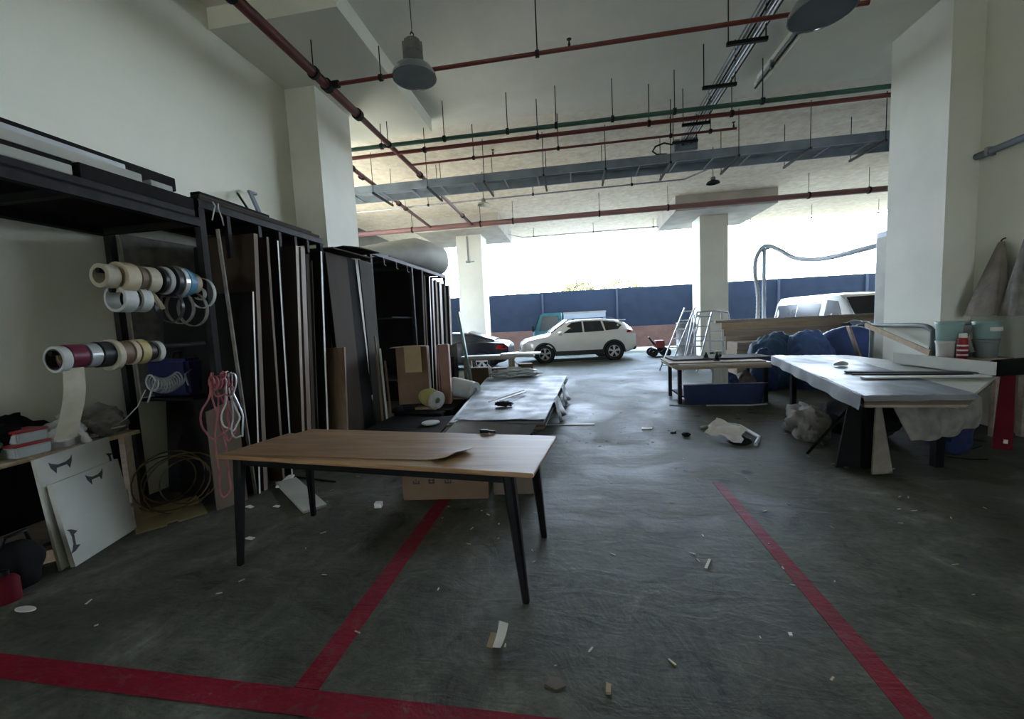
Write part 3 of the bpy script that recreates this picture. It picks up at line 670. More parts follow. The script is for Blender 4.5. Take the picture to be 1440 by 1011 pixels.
cup_box('small milky box with dark red lid, stacked on the red-lidded box', -4.01, -3.84, 2.23, 2.40, .876, .965, 'clear_plastic', 'red_plastic', 'plastic boxes on the bench')
T('bottle', 'green plastic bottle lying at the near end of the bench', 'bottle', [P('body', MB().lathe([(.02,0),(.045,.008),(.05,.03),(.05,.15),(.04,.18),(.016,.20)], (-3.95, 2.02, .90), (0,1,0), 18), M['green_plastic']), P('cap', MB().lathe([(.018,.2),(.018,.225)], (-3.95, 2.02, .90), (0,1,0), 14), M['white_tape'])])
T('paint_tin', 'pale tin under the green bottle at the near end of the bench', 'tin', [P('body', MB().lathe([(.075,0),(.078,.004),(.075,.06),(.078,.066)], (-3.95, 2.10, .781), (0,0,1), 20), M['alu'])])
# white carrier bag with an upright side
T('plastic_bag', 'crumpled white plastic bag on the bench beside the red-lidded boxes', 'bag', [P('plastic_bag', MB().blob((-3.90, 2.52, .86), (.10, .13, .10), 4, .4, 4, 1.8, .781, .25), M['sack_w'])])
T('white_board', 'small white board standing on edge on the bench', 'board', [P('white_board', MB().bar((-3.80, 2.60, .781), (-3.86, 2.50, 1.03), .012, .12, (1,0,0)), M['white_lam'])])
# tangle of tools, rags
def cloth(label, c, r, seed, m, z, group='rags on the bench'):
    T('rag', label, 'cloth', [P('rag', MB().blob(c, r, seed, .55, 4, 1.5, z, .35), M[m])], group)
cloth('dark grey rag heap at the back of the bench', (-4.10, 2.25, .86), (.15, .26, .20), 2, 'blackmatt', .781)
cloth('pale grey rag draped at the inner end of the bench', (-3.97, 2.82, .86), (.13, .17, .13), 8, 'rag', .781)
cloth('flat brown rag in the middle of the bench', (-4.05, 2.62, .82), (.16, .12, .07), 11, 'card3', .781)
for i, (y, z, rz, m, lab) in enumerate([(2.62,.80,.5,'dark_steel','dark chisel lying across the bench edge'), (2.70,.815,-.4,'alu','bright steel rule lying among the rags'), (2.74,.80,.2,'tan','tan paint brush lying among the rags'), (2.78,.83,.9,'black_tape','black clamp handle lying on the bench')]):
    T('hand_tool', lab, 'tool', [P('blade', MB().bar((-3.90, y, z), (-3.80, y+.12*rz, z+.012), .022, .010), M['alu' if i != 2 else 'rag']), P('handle', MB().bar((-4.02, y-.12*rz, z-.004), (-3.90, y, z), .030, .022, bv=.006), M[m])], 'tools on the bench')
# things under the bench
T('tool_bag', 'black bag standing before the near end of the bench', 'bag', [P('body', MB().blob((-3.60, 2.0, .14), (.10, .13, .18), 6, .2, 4, 1.4, .002), M['blackmatt']), P('handle', MB().tube([(-3.60, 1.92, .26), (-3.58, 1.95, .36), (-3.58, 2.05, .36), (-3.60, 2.08, .26)], .012, 8), M['black'])])
T('red_can', 'red can on the floor beside the black bag', 'can', [P('body', MB().lathe([(.05,0),(.06,.004),(.06,.13),(.045,.155),(.02,.165)], (-3.49, 1.875, 0), (0,0,1), 20), M['plank_red']), P('cap', MB().lathe([(.022,.165),(.022,.195),(.015,.20)], (-3.49, 1.875, 0), (0,0,1), 14), M['black'])])
T('offcut', 'pale wooden offcut lying under the bench behind the white panels', 'offcut', [P('offcut', MB().bar((-3.86, 2.22, .05), (-3.70, 2.40, .05), .10, .09), M['pine'])])

T('shade_sheet', 'dark sheet standing in for shade on the wall under the work bench', 'board', [P('shade_sheet', MB().box(-4.29, -4.265, 1.2, 3.2, .0, .74), M['charcoal'])])  # near-black sheet added to darken the wall below the bench
# two white printed panels leaning on the bench
def bow(o, U, V, w, h, T_):
    # concave bow-tie clip mark, arms pointing up
    pl = [(-w,h),(-w*.92,-h*.2),(-w*.55,-h*1.6),(-w*.45,-h*.55),(w*.45,-h*.5),(w*.62,-h*1.4),(w*.92,0),(w,h*1.1),(w*.8,h*.5),(w*.35,h*.1),(-w*.3,h*.05),(-w*.75,h*.5)]
    return MB().prism(pl, o, U, V, T_)
def panel(label, y0, y1, x0, x1, ztop, lean, th, marks, dy=0.0):
    # base from (x0,y0) to (x1,y1), leaning back by `lean` in -x
    b0 = Vector((x0, y0, 0)); b1 = Vector((x1, y1, 0)); U = (b1-b0).normalized(); W = (b1-b0).length
    out = Vector((U.y, -U.x, 0))            # towards the aisle
    Vv = Vector((-out.x*lean, -out.y*lean+dy, ztop)); H = Vv.length; V = Vv.normalized(); nrm = U.cross(V)
    if nrm.dot(out) < 0: nrm = -nrm
    ths = -nrm*th
    parts = [P('board', MB().prism([(0,0),(W,0),(W,H),(0,H)], b0, U, V, ths), M['white_lam'])]
    for (u, v, w, h, ang) in marks:
        c, s_ = math.cos(ang), math.sin(ang)
        parts.append(P('printed_mark', bow(b0+U*u+V*v+nrm*.0012, U*c+V*s_, V*c-U*s_, w, h, -nrm*.001), M['ink'], [], 'black printed clip mark'))
    return T('printed_board', label, 'board', parts, 'white printed panels leaning on the bench')
panel('larger white panel with one black clip mark, leaning behind the other on the bench', 2.18, 2.74, -3.55, -3.70, .79, .065, .020, [(.17,.71,.085,.035,.0), (.545,.62,.05,.03,1.57)])
panel('front white panel with black clip marks top and side, leaning on the larger one', 2.23, 2.77, -3.505, -3.665, .60, .075, .03, [(.33,.545,.075,.034,0), (.035,.18,.085,.03,1.45)])

# flat cardboard, hoses and dark bits on the floor behind
T('flat_cardboard', 'flattened pale cardboard with a slot, on the floor by the white panels', 'cardboard', [P('sheet', MB().prism([(0,0),(.19,-.02),(.20,.03),(.27,.03),(.27,-.02),(.47,-.03),(.50,.30),(.02,.33)], (-3.54, 2.66, .002), (.53,.85,0), (-.85,.53,0), (0,0,.006)), M['card2']),
   P('flap', MB().sheet([(-3.83, 2.83, .006), (-3.56, 3.25, .006), (-3.64, 3.30, .05), (-3.90, 2.88, .05)], .005, 6, 3), M['card2'])])
def coil(cx, cy, cz, r, n, rr, seed, tilt=.0):
    rnd = random.Random(seed); pts = []
    for i in range(n*22+1):
        an = 2*PI*i/22; q = r*(1+.16*math.sin(an*.37+seed)+.05*math.sin(an*1.7)); z = cz+rr+.012*(i/22)+.02*(1+math.sin(an*.9+seed))
        pts.append((cx+q*math.cos(an)+.02*math.sin(an*.21), cy+q*math.sin(an)*.9, z+tilt*(q*math.cos(an))))
    return pts
hy = []
for i in range(5*22+1):
    an = 2*PI*i/22; q = .24*(1+.18*math.sin(an*.37+3)); hy.append((-3.62+q*.45*math.cos(an)-.12*math.sin(an*.2), 3.10+q*math.cos(an)*.95+.03*math.sin(an*.31), .27+q*math.sin(an)))
T('air_hose', 'yellowish air hose coiled up against the dark boards under the rack', 'hose', [P('air_hose', MB().tube(hy, .006, 8), M['hose_y'])])
T('upright_board', 'dark grey board slanting under the rack behind the hose coil', 'board', [P('upright_board', MB().prism([(0,0),(.62,0),(.62,.95),(.2,.75),(0,.5)], (-3.95, 3.42, 0), (.97,-.25,0), (-.03,.08,1), (.004,.018,0)), M['charcoal'])])
T('upright_board', 'brown board standing on the floor behind the pink hoses', 'board', [P('upright_board', MB().prism([(0,0),(.26,0),(.26,.98),(0,.90)], (-3.22, 3.10, 0), (.35,.93,0), (0,0,1), (-.02,.008,0)), M['card3'])])
# blue machine with a coiled white cable
bm_ = [P('body', MB().box(-4.18, -3.72, 3.42, 3.92, .995, 1.36, 0, .03), mat('dark_blue_machine', (.012,.015,.06), (.01,.012,.045), 4, .5)),
       P('handle', MB().tube([(-3.95, 3.5, 1.36), (-3.95, 3.52, 1.42), (-3.95, 3.82, 1.42), (-3.95, 3.84, 1.36)], .014, 8), M['black'])]
T('compressor', 'dark blue machine on the shelf inside the rack behind the cable coil', 'machine', bm_)
sp = [(-3.66+.055*math.cos(2*PI*i/16), 3.02+.27*i/176, 1.19+.065*math.sin(2*PI*i/16)-.05*math.sin(PI*i/176)) for i in range(177)]
sp = [(-3.66, 2.98, 1.02), (-3.62, 2.99, 1.12)]+sp+[(-3.6, 3.31, 1.12), (-3.63, 3.32, 1.22), (-3.70, 3.45, 1.25)]
T('spiral_cable', 'white spiral cable stretched in front of the blue machine', 'cable', [P('spiral_cable', MB().tube(sp, .008, 6), M['silver'])])
T('cable', 'thin grey cable hanging down to the bench from the spiral cable', 'cable', [P('cable', MB().tube([(-3.66, 2.975, 1.13), (-3.70, 2.93, 1.0), (-3.78, 2.88, .90), (-3.85, 2.86, .86)], .005, 6), M['silver'])])
# pink hoses hung at the rack post
T('hose_hook', 'steel hook on the rack post holding the pink hoses', 'hook', [P('hose_hook', MB().tube([(-3.24, 3.27, 1.22), (-3.12, 3.22, 1.20), (-3.06, 3.20, 1.20), (-3.05, 3.20, 1.24)], .010, 8), M['dark_steel'])])
rnd = random.Random(4); 
for k, (lab, m, y0, drop, w) in enumerate([('pink hose looped on the hook, reaching lowest towards the floor', 'pink', 3.16, 1.10, .05), ('pink hose with a wide loop swinging out beside the hook', 'pink', 3.12, .55, .16), ('second pink hose hanging to table height on the hook', 'pink', 3.22, .60, .06),
        ('white-pink hose hanging doubled on the hook', 'white_tape', 3.24, .52, .08), ('short knot of pink hose wound round the hook', 'pink', 3.19, .20, .10), ('pale hose dangling nearest the brown board', 'silver', 3.27, .60, .05)]):
    pts = []
    for i in range(41):
        t = i/40*2*PI; pts.append((-3.125+.018*k-.03*math.sin(t*2), y0-.05+w*math.sin(t)*(.6+.4*math.cos(t)*-1)+.015*math.sin(5*t+k), 1.235-drop*(1-math.cos(t))/2+.012*math.sin(7*t+k)))
    T('pink_hose' if m == 'pink' else 'pale_hose', lab, 'hose', [P('hose', MB().tube(pts[:-1], .0075, 8, closed=True), M[m])], 'hoses on the rack hook')
kn = []
for i in range(80): t = i/79*10*PI; kn.append((-3.07+.035*math.cos(t), 3.03+.18*i/79, 1.16+.055*math.sin(t)))
T('pink_hose', 'tight pink coil wrapped at the top of the hanging hoses', 'hose', [P('pink_hose', MB().tube(kn, .009, 8), M['pink'])], 'hoses on the rack hook')

# ------------------------------------------------------------------ second rack, further back
rp = []
for (x, y) in ((-3.27, 6.40), (-3.27, 8.12), (-3.27, 10.3), (-4.5, 7.3), (-4.5, 10.3)):
    rp.append(P('post', MB().box(x-.03, x+.03, y-.03, y+.03, 0, 2.78), M['dark_steel']))
rp += [P('top_rail', MB().box(-3.30, -3.24, 6.3, 10.35, 2.78, 2.84), M['dark_steel']), P('top_rail', MB().box(-4.53, -4.47, 7.27, 10.35, 2.78, 2.84), M['dark_steel'])]
for y in (7.3, 8.3, 9.3, 10.3): rp.append(P('cross_rail', MB().box(-4.47, -3.30, y-.025, y+.025, 2.78, 2.83), M['dark_steel']))
rp.append(P('back_board', MB().box(-4.56, -4.535, 7.27, 10.35, .1, 2.78), M['charcoal']))
rp.append(P('top_deck', MB().box(-4.53, -3.24, 7.1, 10.35, 2.842, 2.858), M['charcoal']))
for z in (1.75, .55): rp.append(P('shelf', MB().box(-4.5, -3.32, 7.2, 8.2, z, z+.025), M['charcoal']))
for y in (6.8, 7.3, 7.8): rp.append(P('hook', MB().tube([(-3.225, y, 2.79), (-3.21, y, 2.74), (-3.21, y, 2.66), (-3.18, y, 2.64)], .008, 6), M['alu']))
T('sheet_rack', 'second rack beyond the wall column, under the big plastic-wrapped roll', 'rack', rp)
# plastic-wrapped roll
def wob(seed, a): return lambda th, y: 1+a*noise.noise(Vector((math.cos(th)*1.4, math.sin(th)*1.4, y*.8+seed)))
rings = []
for i in range(31):
    t = i/30; y = 7.2+3.0*t; rr = (.10+.27*min(1, t*1.5))*(1 if i < 28 else (.97, .86, .55)[i-28]); f_ = wob(2, .10); cx = -4.05+.72*t; cz = 2.86+rr*1.02
    rings.append([Vector((cx+rr*f_(2*PI*k/32, y)*math.cos(2*PI*k/32), y, cz+rr*.98*f_(2*PI*k/32, y)*math.sin(2*PI*k/32))) for k in range(32)])
T('wrapped_roll', 'long fat roll of foam wrapped in pale plastic, lying on top of the second rack', 'roll', [P('wrap', MB().loft(rings), mat('grey_plastic_wrap', (.36,.36,.32), (.30,.30,.27), 2, .65, spec=.25, bump=.3, bscale=5)),
   P('tied_end', MB().blob((-3.30, 10.28, 3.24), (.16, .12, .16), 5, .5, 3, 2.0, None, .4), M['clear_plastic'])])
for i, (yt, yb, zt, m, lab, xf, e, th) in enumerate([
    (8.46, 8.27, 2.76, 'charcoal', 'pale grey edged board standing first at the far half of the second rack', -3.16, 'greyboard', .09),
    (8.64, 8.46, 2.66, 'charcoal', 'dark board between two lighter ones in the second rack', -3.18, 'mdf', .08),
    (8.83, 8.62, 2.65, 'charcoal', 'white-edged board in the second rack', -3.14, 'white_edge', .05),
    (9.02, 8.85, 2.62, 'mdf', 'brown board in the second rack with a tan edge', -3.14, 'tan_edge', .10),
    (9.22, 9.05, 2.62, 'mdf', 'brown board close to the far end of the second rack', -3.12, 'card3', .12),
    (9.45, 9.27, 2.60, 'mdf', 'broad tan-edged board near the far end of the second rack', -3.10, 'tan_edge', .16),
    (9.72, 9.55, 2.58, 'mdf', 'grey board last but one in the second rack', -3.08, 'greyboard', .14),
    (9.98, 9.80, 2.55, 'mdf', 'timber-edged board last in the second rack', -3.05, 'old_timber', .14)]):
    upright(lab, yt, yb, zt, m, th, xf, -4.3, 'boards in the second rack', edge=e)
T('upright_board', 'short grey board standing at the far foot of the second rack', 'board', [P('upright_board', MB().prism([(0,0),(.30,0),(.30,1.15),(0,1.05)], (-2.98, 9.35, 0), (.5,.87,0), (0,0,1), (-.03,.02,0)), M['greyboard'])])
T('upright_board', 'dark low board beside the foot of the second rack', 'board', [P('upright_board', MB().prism([(0,0),(.30,0),(.30,.85),(0,.85)], (-2.90, 8.75, 0), (.5,.87,0), (0,0,1), (-.03,.02,0)), M['charcoal'])])
T('upright_board', 'tall pale board leaning alone between the second rack and the dark car', 'board', [P('upright_board', MB().bar((-2.46, 9.42, 0), (-2.70, 9.42, 1.87), .06, .09), M['drum'])])
# cardboard in front of the second rack
T('cardboard_box', 'big brown cardboard box standing on end in front of the second rack', 'box', [P('body', MB().box(-2.95, -2.45, 6.35, 6.75, .30, 1.24, .25, .01), M['card']), P('flap', MB().bar((-2.98, 6.33, 1.24), (-2.50, 6.45, 1.25), .30, .008), M['card'])], 'cardboard by the second rack')
T('cardboard_sheet', 'paler cardboard sheet hung in front of the big box', 'cardboard', [P('cardboard_sheet', MB().box(-2.70, -2.44, 6.20, 6.215, .84, 1.27, .2), M['card2'])], 'cardboard by the second rack')
T('cardboard_box', 'narrower reddish cardboard box beside the big one', 'box', [P('body', MB().box(-2.36, -2.16, 6.68, 6.96, .22, 1.24, .2, .01), mat('reddish_cardboard', (.24,.14,.10), (.20,.115,.085), 4, .8)), P('tape', MB().box(-2.30, -2.28, 6.66, 6.68, .22, 1.24, .2), M['wine'])], 'cardboard by the second rack')
T('pallet', 'dark low platform carrying the cardboard boxes', 'platform', [P('deck', MB().box(-3.05, -2.0, 6.25, 7.15, .17, .215), M['charcoal']), P('bearer', MB().box(-3.0, -2.9, 6.3, 7.1, 0, .17), M['charcoal']), P('bearer', MB().box(-2.15, -2.05, 6.3, 7.1, 0, .17), M['charcoal'])])
T('block', 'dark block under the big brown cardboard box', 'block', [P('block', MB().box(-2.9, -2.5, 6.4, 6.72, .215, .30, .25), M['charcoal'])])
# yellow roll, wire and clutter
T('fabric_roll', 'yellow roll with a white end lying on the clutter by the plastic sheets', 'roll', [P('roll', MB().tube([(-2.58, 6.55, .43), (-2.28, 6.35, .36)], [.155, .145], 24), mat('yellow_cloth', (.35,.32,.12), (.28,.25,.09), 6, .7)), P('end', MB().ring((-2.265, 6.34, .357), (.3,-.2,-.07), .15, .05, .05, 24), M['white_tape'])], 'rolls by the plastic sheets')
T('fabric_roll', 'pale plastic roll beside the yellow one', 'roll', [P('roll', MB().tube([(-2.28, 7.35, .42), (-1.85, 7.15, .37)], [.18, .16], 24), M['clear_plastic']), P('end', MB().ring((-1.83, 7.14, .367), (.43,-.2,-.05), .16, .06, .04, 24), M['white_tape'])], 'rolls by the plastic sheets')
T('crate', 'dark crate under the yellow roll', 'crate', [P('body', MB().box(-2.75, -2.08, 6.0, 6.24, .02, .21, 0, .01), M['charcoal']), P('bearer', MB().box(-2.7, -2.1, 6.02, 6.22, 0, .02), M['old_timber'])])
T('timber_offcut', 'timber block carrying the yellow roll', 'offcut', [P('timber_offcut', MB().box(-2.62, -2.26, 6.28, 6.60, .216, .25), M['old_timber'])])
T('timber_offcut', 'timber block carrying the pale plastic roll', 'offcut', [P('timber_offcut', MB().box(-2.30, -1.98, 7.17, 7.4, 0, .23), M['old_timber'])])
for i, (p, q, m, lab) in enumerate([((-2.85,5.95,.03),(-1.75,6.05,.03),'white_tape','white strip lying before the dark crate'), ((-2.5,5.88,.10),(-1.9,5.97,.04),'dark_steel','dark rod lying before the crate'), ((-2.6,5.82,.06),(-2.2,6.0,.03),'card2','tan slat lying before the crate')]):
    T('loose_strip', lab, 'strip', [P('loose_strip', MB().bar((p[0],p[1],.012+.014*i),(q[0],q[1],.012+.014*i), .035, .012), M[m])], 'loose strips by the crate')
T('white_dish', 'round white dish lying on the dark sheets behind the table', 'dish', [P('white_dish', MB().lathe([(.12,0),(.125,.01),(.12,.02),(.10,.022)], (-2.0, 5.30, .232), (0,0,1), 28), M['white_tape'])])
cb = [P('deck', MB().sheet([(-2.86, 4.95, .21), (-1.72, 4.85, .22), (-1.78, 5.75, .23), (-2.80, 5.80, .22)], .02, 8, 6, lambda u, v: (0, 0, .012*math.sin(u*7)*v)), M['charcoal'])]
for (x, y) in ((-2.75, 5.05), (-1.90, 5.0), (-2.7, 5.68), (-1.92, 5.65)): cb.append(P('block', MB().box(x-.05, x+.05, y-.05, y+.05, 0, .195), M['old_timber']))
T('low_platform', 'low platform of dark sheets just behind the wooden table', 'platform', cb)
T('brown_offcut', 'reddish brown offcut at the corner of the dark sheets', 'offcut', [P('brown_offcut', MB().box(-1.70, -1.45, 4.72, 4.90, 0, .20, .3), mat('red_brown_offcut', (.20,.09,.06), None, 4, .7))])

# low stack of plastic-covered sheets
sp_ = []
for i in range(5):
    z = .20+.026*i; d = .03*((i*7) % 3-1)
    sp_.append((z, d))
for i, (z, d) in enumerate(sp_):
    T('panel_sheet', ('lowest', 'second', 'middle', 'fourth', 'topmost')[i]+' panel of the low plastic-covered stack behind the table', 'panel', [P('panel_sheet', MB().prism([(-1.62+d,4.95+d),(-.42+d*.6,4.98),(-.22+d,8.95+d),(-2.02+d,9.05+d)], (0,0,z), (1,0,0), (0,1,0), (0,0,.0245)), M['film' if i == 4 else 'card3' if i % 2 else 'greyboard'])], 'sheets of the low stack')
T('plastic_cover', 'crinkled clear plastic thrown over the low stack of sheets', 'cover', [P('plastic_cover', MB().sheet([(-1.55, 4.93, .345), (-.40, 4.96, .345), (-.21, 8.9, .345), (-1.98, 9.0, .345)], .003, 26, 60, lambda u, v: (0, 0, .012+.022*noise.noise(Vector((u*5, v*16, 3)))+.012*abs(noise.noise(Vector((u*13, v*30, 9)))))), M['white_plastic'])])
T('low_trestle', 'low dark trestle under the plastic-covered stack', 'trestle', [P('beam', MB().box(-1.9, -.55, y-.05, y+.05, .12, .198), M['old_timber']) for y in (5.3, 6.9, 8.5)] + [P('foot', MB().box(x-.05, x+.05, y-.06, y+.06, 0, .12), M['charcoal']) for y in (5.3, 6.9, 8.5) for x in (-1.6, -.65)])
for k, (y, lab) in enumerate([(6.35, 'torn plastic flap hanging off the stack edge at its middle'), (7.6, 'torn plastic flap hanging off the stack edge farther back')]):
    T('plastic_flap', lab, 'flap', [P('plastic_flap', MB().sheet([(-.34+.07*k, y-.3, .352), (-.33+.07*k, y+.35, .352), (-.20+.05*k, y+.25, .05), (-.27+.05*k, y-.25, .03)], .004, 8, 8, lambda u, v: (.04*math.sin(u*9)*v, .03*math.sin(v*6), 0)), M['film'])], 'torn plastic flaps on the stack')
T('dead_twigs', 'small heap of dark shavings on the plastic cover', 'shavings', [P('dead_twigs', MB().blob((-1.05, 5.75, .40), (.12, .10, .035), 3, .6, 3, 3), M['charcoal'])])
for k, (x0, y0, x1, y1, lab) in enumerate([(-1.3,5.9,-.9,6.9,'thin long slat lying on the plastic cover'), (-1.15,6.0,-.85,6.7,'second thin slat lying on the plastic cover')]):
    T('batten', lab, 'batten', [P('batten', MB().bar((x0,y0,.40),(x1,y1,.40), .025, .010), M['tan' if k else 'old_timber'])], 'slats on the plastic cover')
T('white_strip', 'long thin white strip lying on the floor beyond the wooden table', 'strip', [P('white_strip', MB().bar((-.80, 6.02, .006), (.24, 6.06, .006), .06, .010), M['white_lam'])])
T('thin_sheet', 'grey thin sheet sliding off the near end of the low stack', 'sheet', [P('thin_sheet', MB().sheet([(-1.55, 4.55, .30), (-.62, 4.72, .16), (-.50, 4.93, .30), (-1.52, 4.93, .352)], .006, 8, 4, lambda u, v: (0,0,.01*math.sin(u*6))), M['film'])])
T('hose_clip', 'small dark clamp resting on the table\'s far edge', 'clamp', [P('jaw', MB().box(-.72, -.66, 2.90, 2.93, .751, .775), M['black']), P('handle', MB().bar((-.66, 2.915, .762), (-.60, 2.90, .762), .012, .012), M['black'])])

# far low table with boxes and a white board on it
ft = [P('top', MB().box(-2.75, -1.45, 9.55, 10.2, .70, .74), M['old_timber'])]
for (x, y) in ((-2.65, 9.62), (-1.55, 9.62), (-2.65, 10.12), (-1.55, 10.12)): ft.append(P('leg', MB().box(x-.035, x+.035, y-.035, y+.035, 0, .70), M['old_timber']))
T('far_bench', 'low timber table in front of the dark car', 'table', ft)
T('white_board', 'long white board lying on the far timber table, before the dark car', 'board', [P('white_board', MB().box(-2.72, -.98, 9.5, 9.95, .742, .80), M['white_lam'])], 'boards on the far table')
T('white_board', 'shorter pale board jutting out at the far table end, by the white car wheel', 'board', [P('white_board', MB().box(-1.75, -.82, 9.45, 9.75, .802, .84, -.05), M['silver'])], 'boards on the far table')
for k, (x, y, w, h, m, lab) in enumerate([(-2.32,9.87,.42,.50,'card','brown box under the far table, behind the leaning board'), (-1.86,9.87,.36,.48,'card3','dark brown box in the middle under the far table'), (-1.22,9.85,.34,.56,'card','brown box at the free end of the far table')]):
    T('cardboard_box', lab, 'box', [P('body', MB().box(x-w/2, x+w/2, y-.15, y+.15, 0, h, .1*k, .008), M[m]), P('flap', MB().bar((x-w/2, y-.15, h), (x-w/2-.08, y-.16, h+.10), .2, .008), M[m])], 'boxes by the far table')
T('crumpled_film', 'crumpled clear film at the far end of the low stack', 'film', [P('crumpled_film', MB().blob((-1.35, 9.0, .44), (.45, .16, .10), 6, .5, 4, 2.5, .36, .5), M['clear_plastic'])])

# ------------------------------------------------------------------ the wooden table
TQ = [Vector((-2.46, 2.40)), Vector((-.245, 2.105)), Vector((-.155, 2.82)), Vector((-2.20, 3.07))]
def inset(poly, d):
    c = sum(poly, Vector((0,0)))/len(poly); return [p+(c-p).normalized()*d for p in poly]
top = MB()
rg = []
for (d, z) in ((.010,.722),(.0,.728),(.0,.744),(.006,.750)):
    rg.append([Vector((p.x, p.y, z)) for p in inset(TQ, d)])
top.loft(rg)
legs = []
U_ = Vector((math.cos(-.132), math.sin(-.132), 0)); V_ = Vector((-U_.y, U_.x, 0))
lt = [((-2.33,2.455),(-2.305,2.345)), ((-.395,2.20),(-.32,2.135)), ((-.315,2.735),(-.27,2.835)), ((-2.18,2.97),(-2.255,3.065))]
for (a, b) in lt:
    r_ = []
    for t, wd in ((0,.034),(.5,.028),(1,.019)):
        c = Vector((a[0]*(1-t)+b[0]*t, a[1]*(1-t)+b[1]*t, .72*(1-t))); q = []
        for (i, j) in ((-1,-.55),(-.55,-1),(.55,-1),(1,-.55),(1,.55),(.55,1),(-.55,1),(-1,.55)): q.append(c+U_*wd*i+V_*wd*j)
        r_.append(q)
    legs.append(P('leg', MB().loft(r_), M['black']))
ap = []
for i in range(4):
    a = lt[i][0]; b = lt[(i+1) % 4][0]
    ap.append(P('apron', MB().bar((a[0], a[1], .690), (b[0], b[1], .690), .022, .060), M['black']))
T('dining_table', 'long wooden table with a brown top and splayed black legs, alone on the open floor', 'table', [P('table_top', top, M['oak'])]+ap+legs)
T('veneer_sheet', 'thin brown veneer sheet lying on the wooden table with one corner curling up', 'sheet',
  [P('veneer_sheet', MB().sheet([(-2.42, 2.405, .7535), (-.78, 2.29, .7535), (-.66, 2.50, .7535), (-2.30, 2.93, .7535)], .002, 40, 12,
     lambda u, v: (0, 0, .028*max(0, (u-.90)/.10)**2*(.35+.65*(1-abs(v-.35))) + .001*(1+math.sin(u*14)*math.sin(v*6)))), M['oak2'])])
# printed box under it
cbx = [P('body', MB().box(-1.60, -.82, 3.42, 3.72, 0, .26, .09, .008), M['card'])]
Rz = Matrix.Rotation(.09, 3, 'Z'); cc = Vector((-1.21, 3.57, 0))
for k, (u, s_) in enumerate([(-.26, 1), (-.12, 0), (.03, 1)]):
    g = MB()
    def pt(x, z): return cc + Rz @ Vector((x, -.1505, z))
    for (x0, x1, z0, z1) in (((-.03,.03,.12,.13),(-.004,.004,.13,.165),(-.03,-.018,.13,.15),(.018,.03,.13,.15)) if s_ else ((-.028,.028,.12,.135),(-.028,-.012,.135,.165),(.010,.028,.135,.165),(-.012,.010,.15,.158))):
        g.add([pt(u+x0,z0+.03), pt(u+x1,z0+.03), pt(u+x1,z1+.03), pt(u+x0,z1+.03)], [(0,1,2,3)])
    cbx.append(P('printed_mark', g, M['ink'], [], 'black handling symbol'))
T('cardboard_box', 'brown cardboard box with black handling symbols on the floor under the wooden table', 'box', cbx)
T('cardboard_box', 'plain low brown box beside the printed one, towards the table leg', 'box', [P('body', MB().box(-.80, -.42, 3.55, 3.95, 0, .22, .1, .008), M['card3']), P('lid', MB().box(-.81, -.41, 3.54, 3.96, .22, .232, .1), M['card3'])])
T('white_board', 'white board lying at a slant on the floor behind the table leg', 'board', [P('white_board', MB().prism([(0,0),(1.0,0),(1.0,.20),(0,.20)], (-3.12, 3.70, .004), (.76,-.62,.0), (.62,.76,0), (0,0,.02)), M['white_lam'])])
T('batten', 'thin dark slat on the floor beside the white board', 'batten', [P('batten', MB().bar((-3.05, 3.90, .007), (-2.5, 3.78, .007), .02, .012), M['charcoal'])])
T('white_offcut', 'small white offcut at the foot of the rack behind the white board', 'offcut', [P('white_offcut', MB().bar((-3.02, 3.62, .012), (-3.10, 3.92, .012), .06, .02), M['white_edge'])])

# litter on the floor
def bit(label, pts, z, m, name='litter', cat='litter', group='small litter on the floor'):
    T(name, label, cat, [P(name, MB().prism(pts, (0,0,.0006), (1,0,0), (0,1,0), (0,0,z)), M[m])], group)
bit('oval white scrap on the floor near the white panels', [(-3.29+.07*math.cos(a)+.02, 1.82+.025*math.sin(a)) for a in [k*PI/6 for k in range(12)]], .006, 'paper')
T('paper_scrap', 'folded white card standing on the floor between the red lines', 'paper', [P('paper_scrap', MB().sheet([(-.445, 1.80, .001), (-.405, 1.80, .001), (-.375, 1.87, .075), (-.425, 1.885, .075)], .0025, 4, 4, lambda u, v: (.006*math.sin(v*3), 0, 0)), M['paper']), P('flap', MB().sheet([(-.475, 1.80, .001), (-.442, 1.795, .001), (-.436, 1.88, .012), (-.468, 1.885, .010)], .0025, 3, 3), M['card2'])])
bit('pale cube of foam on the floor beside the red line, under the table', [(-1.78,3.22),(-1.72,3.23),(-1.73,3.28),(-1.79,3.27)], .04, 'paper')
bit('white flake on the floor beside the near table leg', [(-2.56,2.66),(-2.49,2.65),(-2.48,2.68),(-2.54,2.69)], .006, 'paper')
bit('small yellow scrap near the bottom of the floor between the red lines', [(.075,1.60),(.095,1.60),(.10,1.64),(.08,1.65)], .012, 'card2')
bit('dark splinter lying near the long red line', [(.73,2.52),(.745,2.515),(.80,2.62),(.785,2.625)], .006, 'tan')
bit('tiny white chip on the red line', [(.96,2.0),(.975,2.0),(.98,2.02),(.962,2.02)], .005, 'paper')
bit('brown leaf-like scrap near the bottom of the floor', [(-.18,1.62),(-.13,1.60),(-.09,1.62),(-.12,1.66),(-.16,1.65)], .004, 'card3')
bit('white chip on the floor before the leaning brown board', [(-3.02,3.18),(-2.94,3.16),(-2.93,3.19),(-3.0,3.22)], .006, 'paper')
bit('white sliver on the floor further from the brown board', [(-2.75,3.2),(-2.69,3.19),(-2.69,3.22),(-2.74,3.23)], .006, 'paper')
bit('pale scrap in the open floor before the dark bench', [(.86,5.74),(1.0,5.75),(1.02,5.83),(.88,5.86)], .012, 'paper')
bit('second pale scrap in the open floor towards the bench', [(1.2,5.55),(1.26,5.55),(1.28,5.60),(1.22,5.61)], .012, 'charcoal')
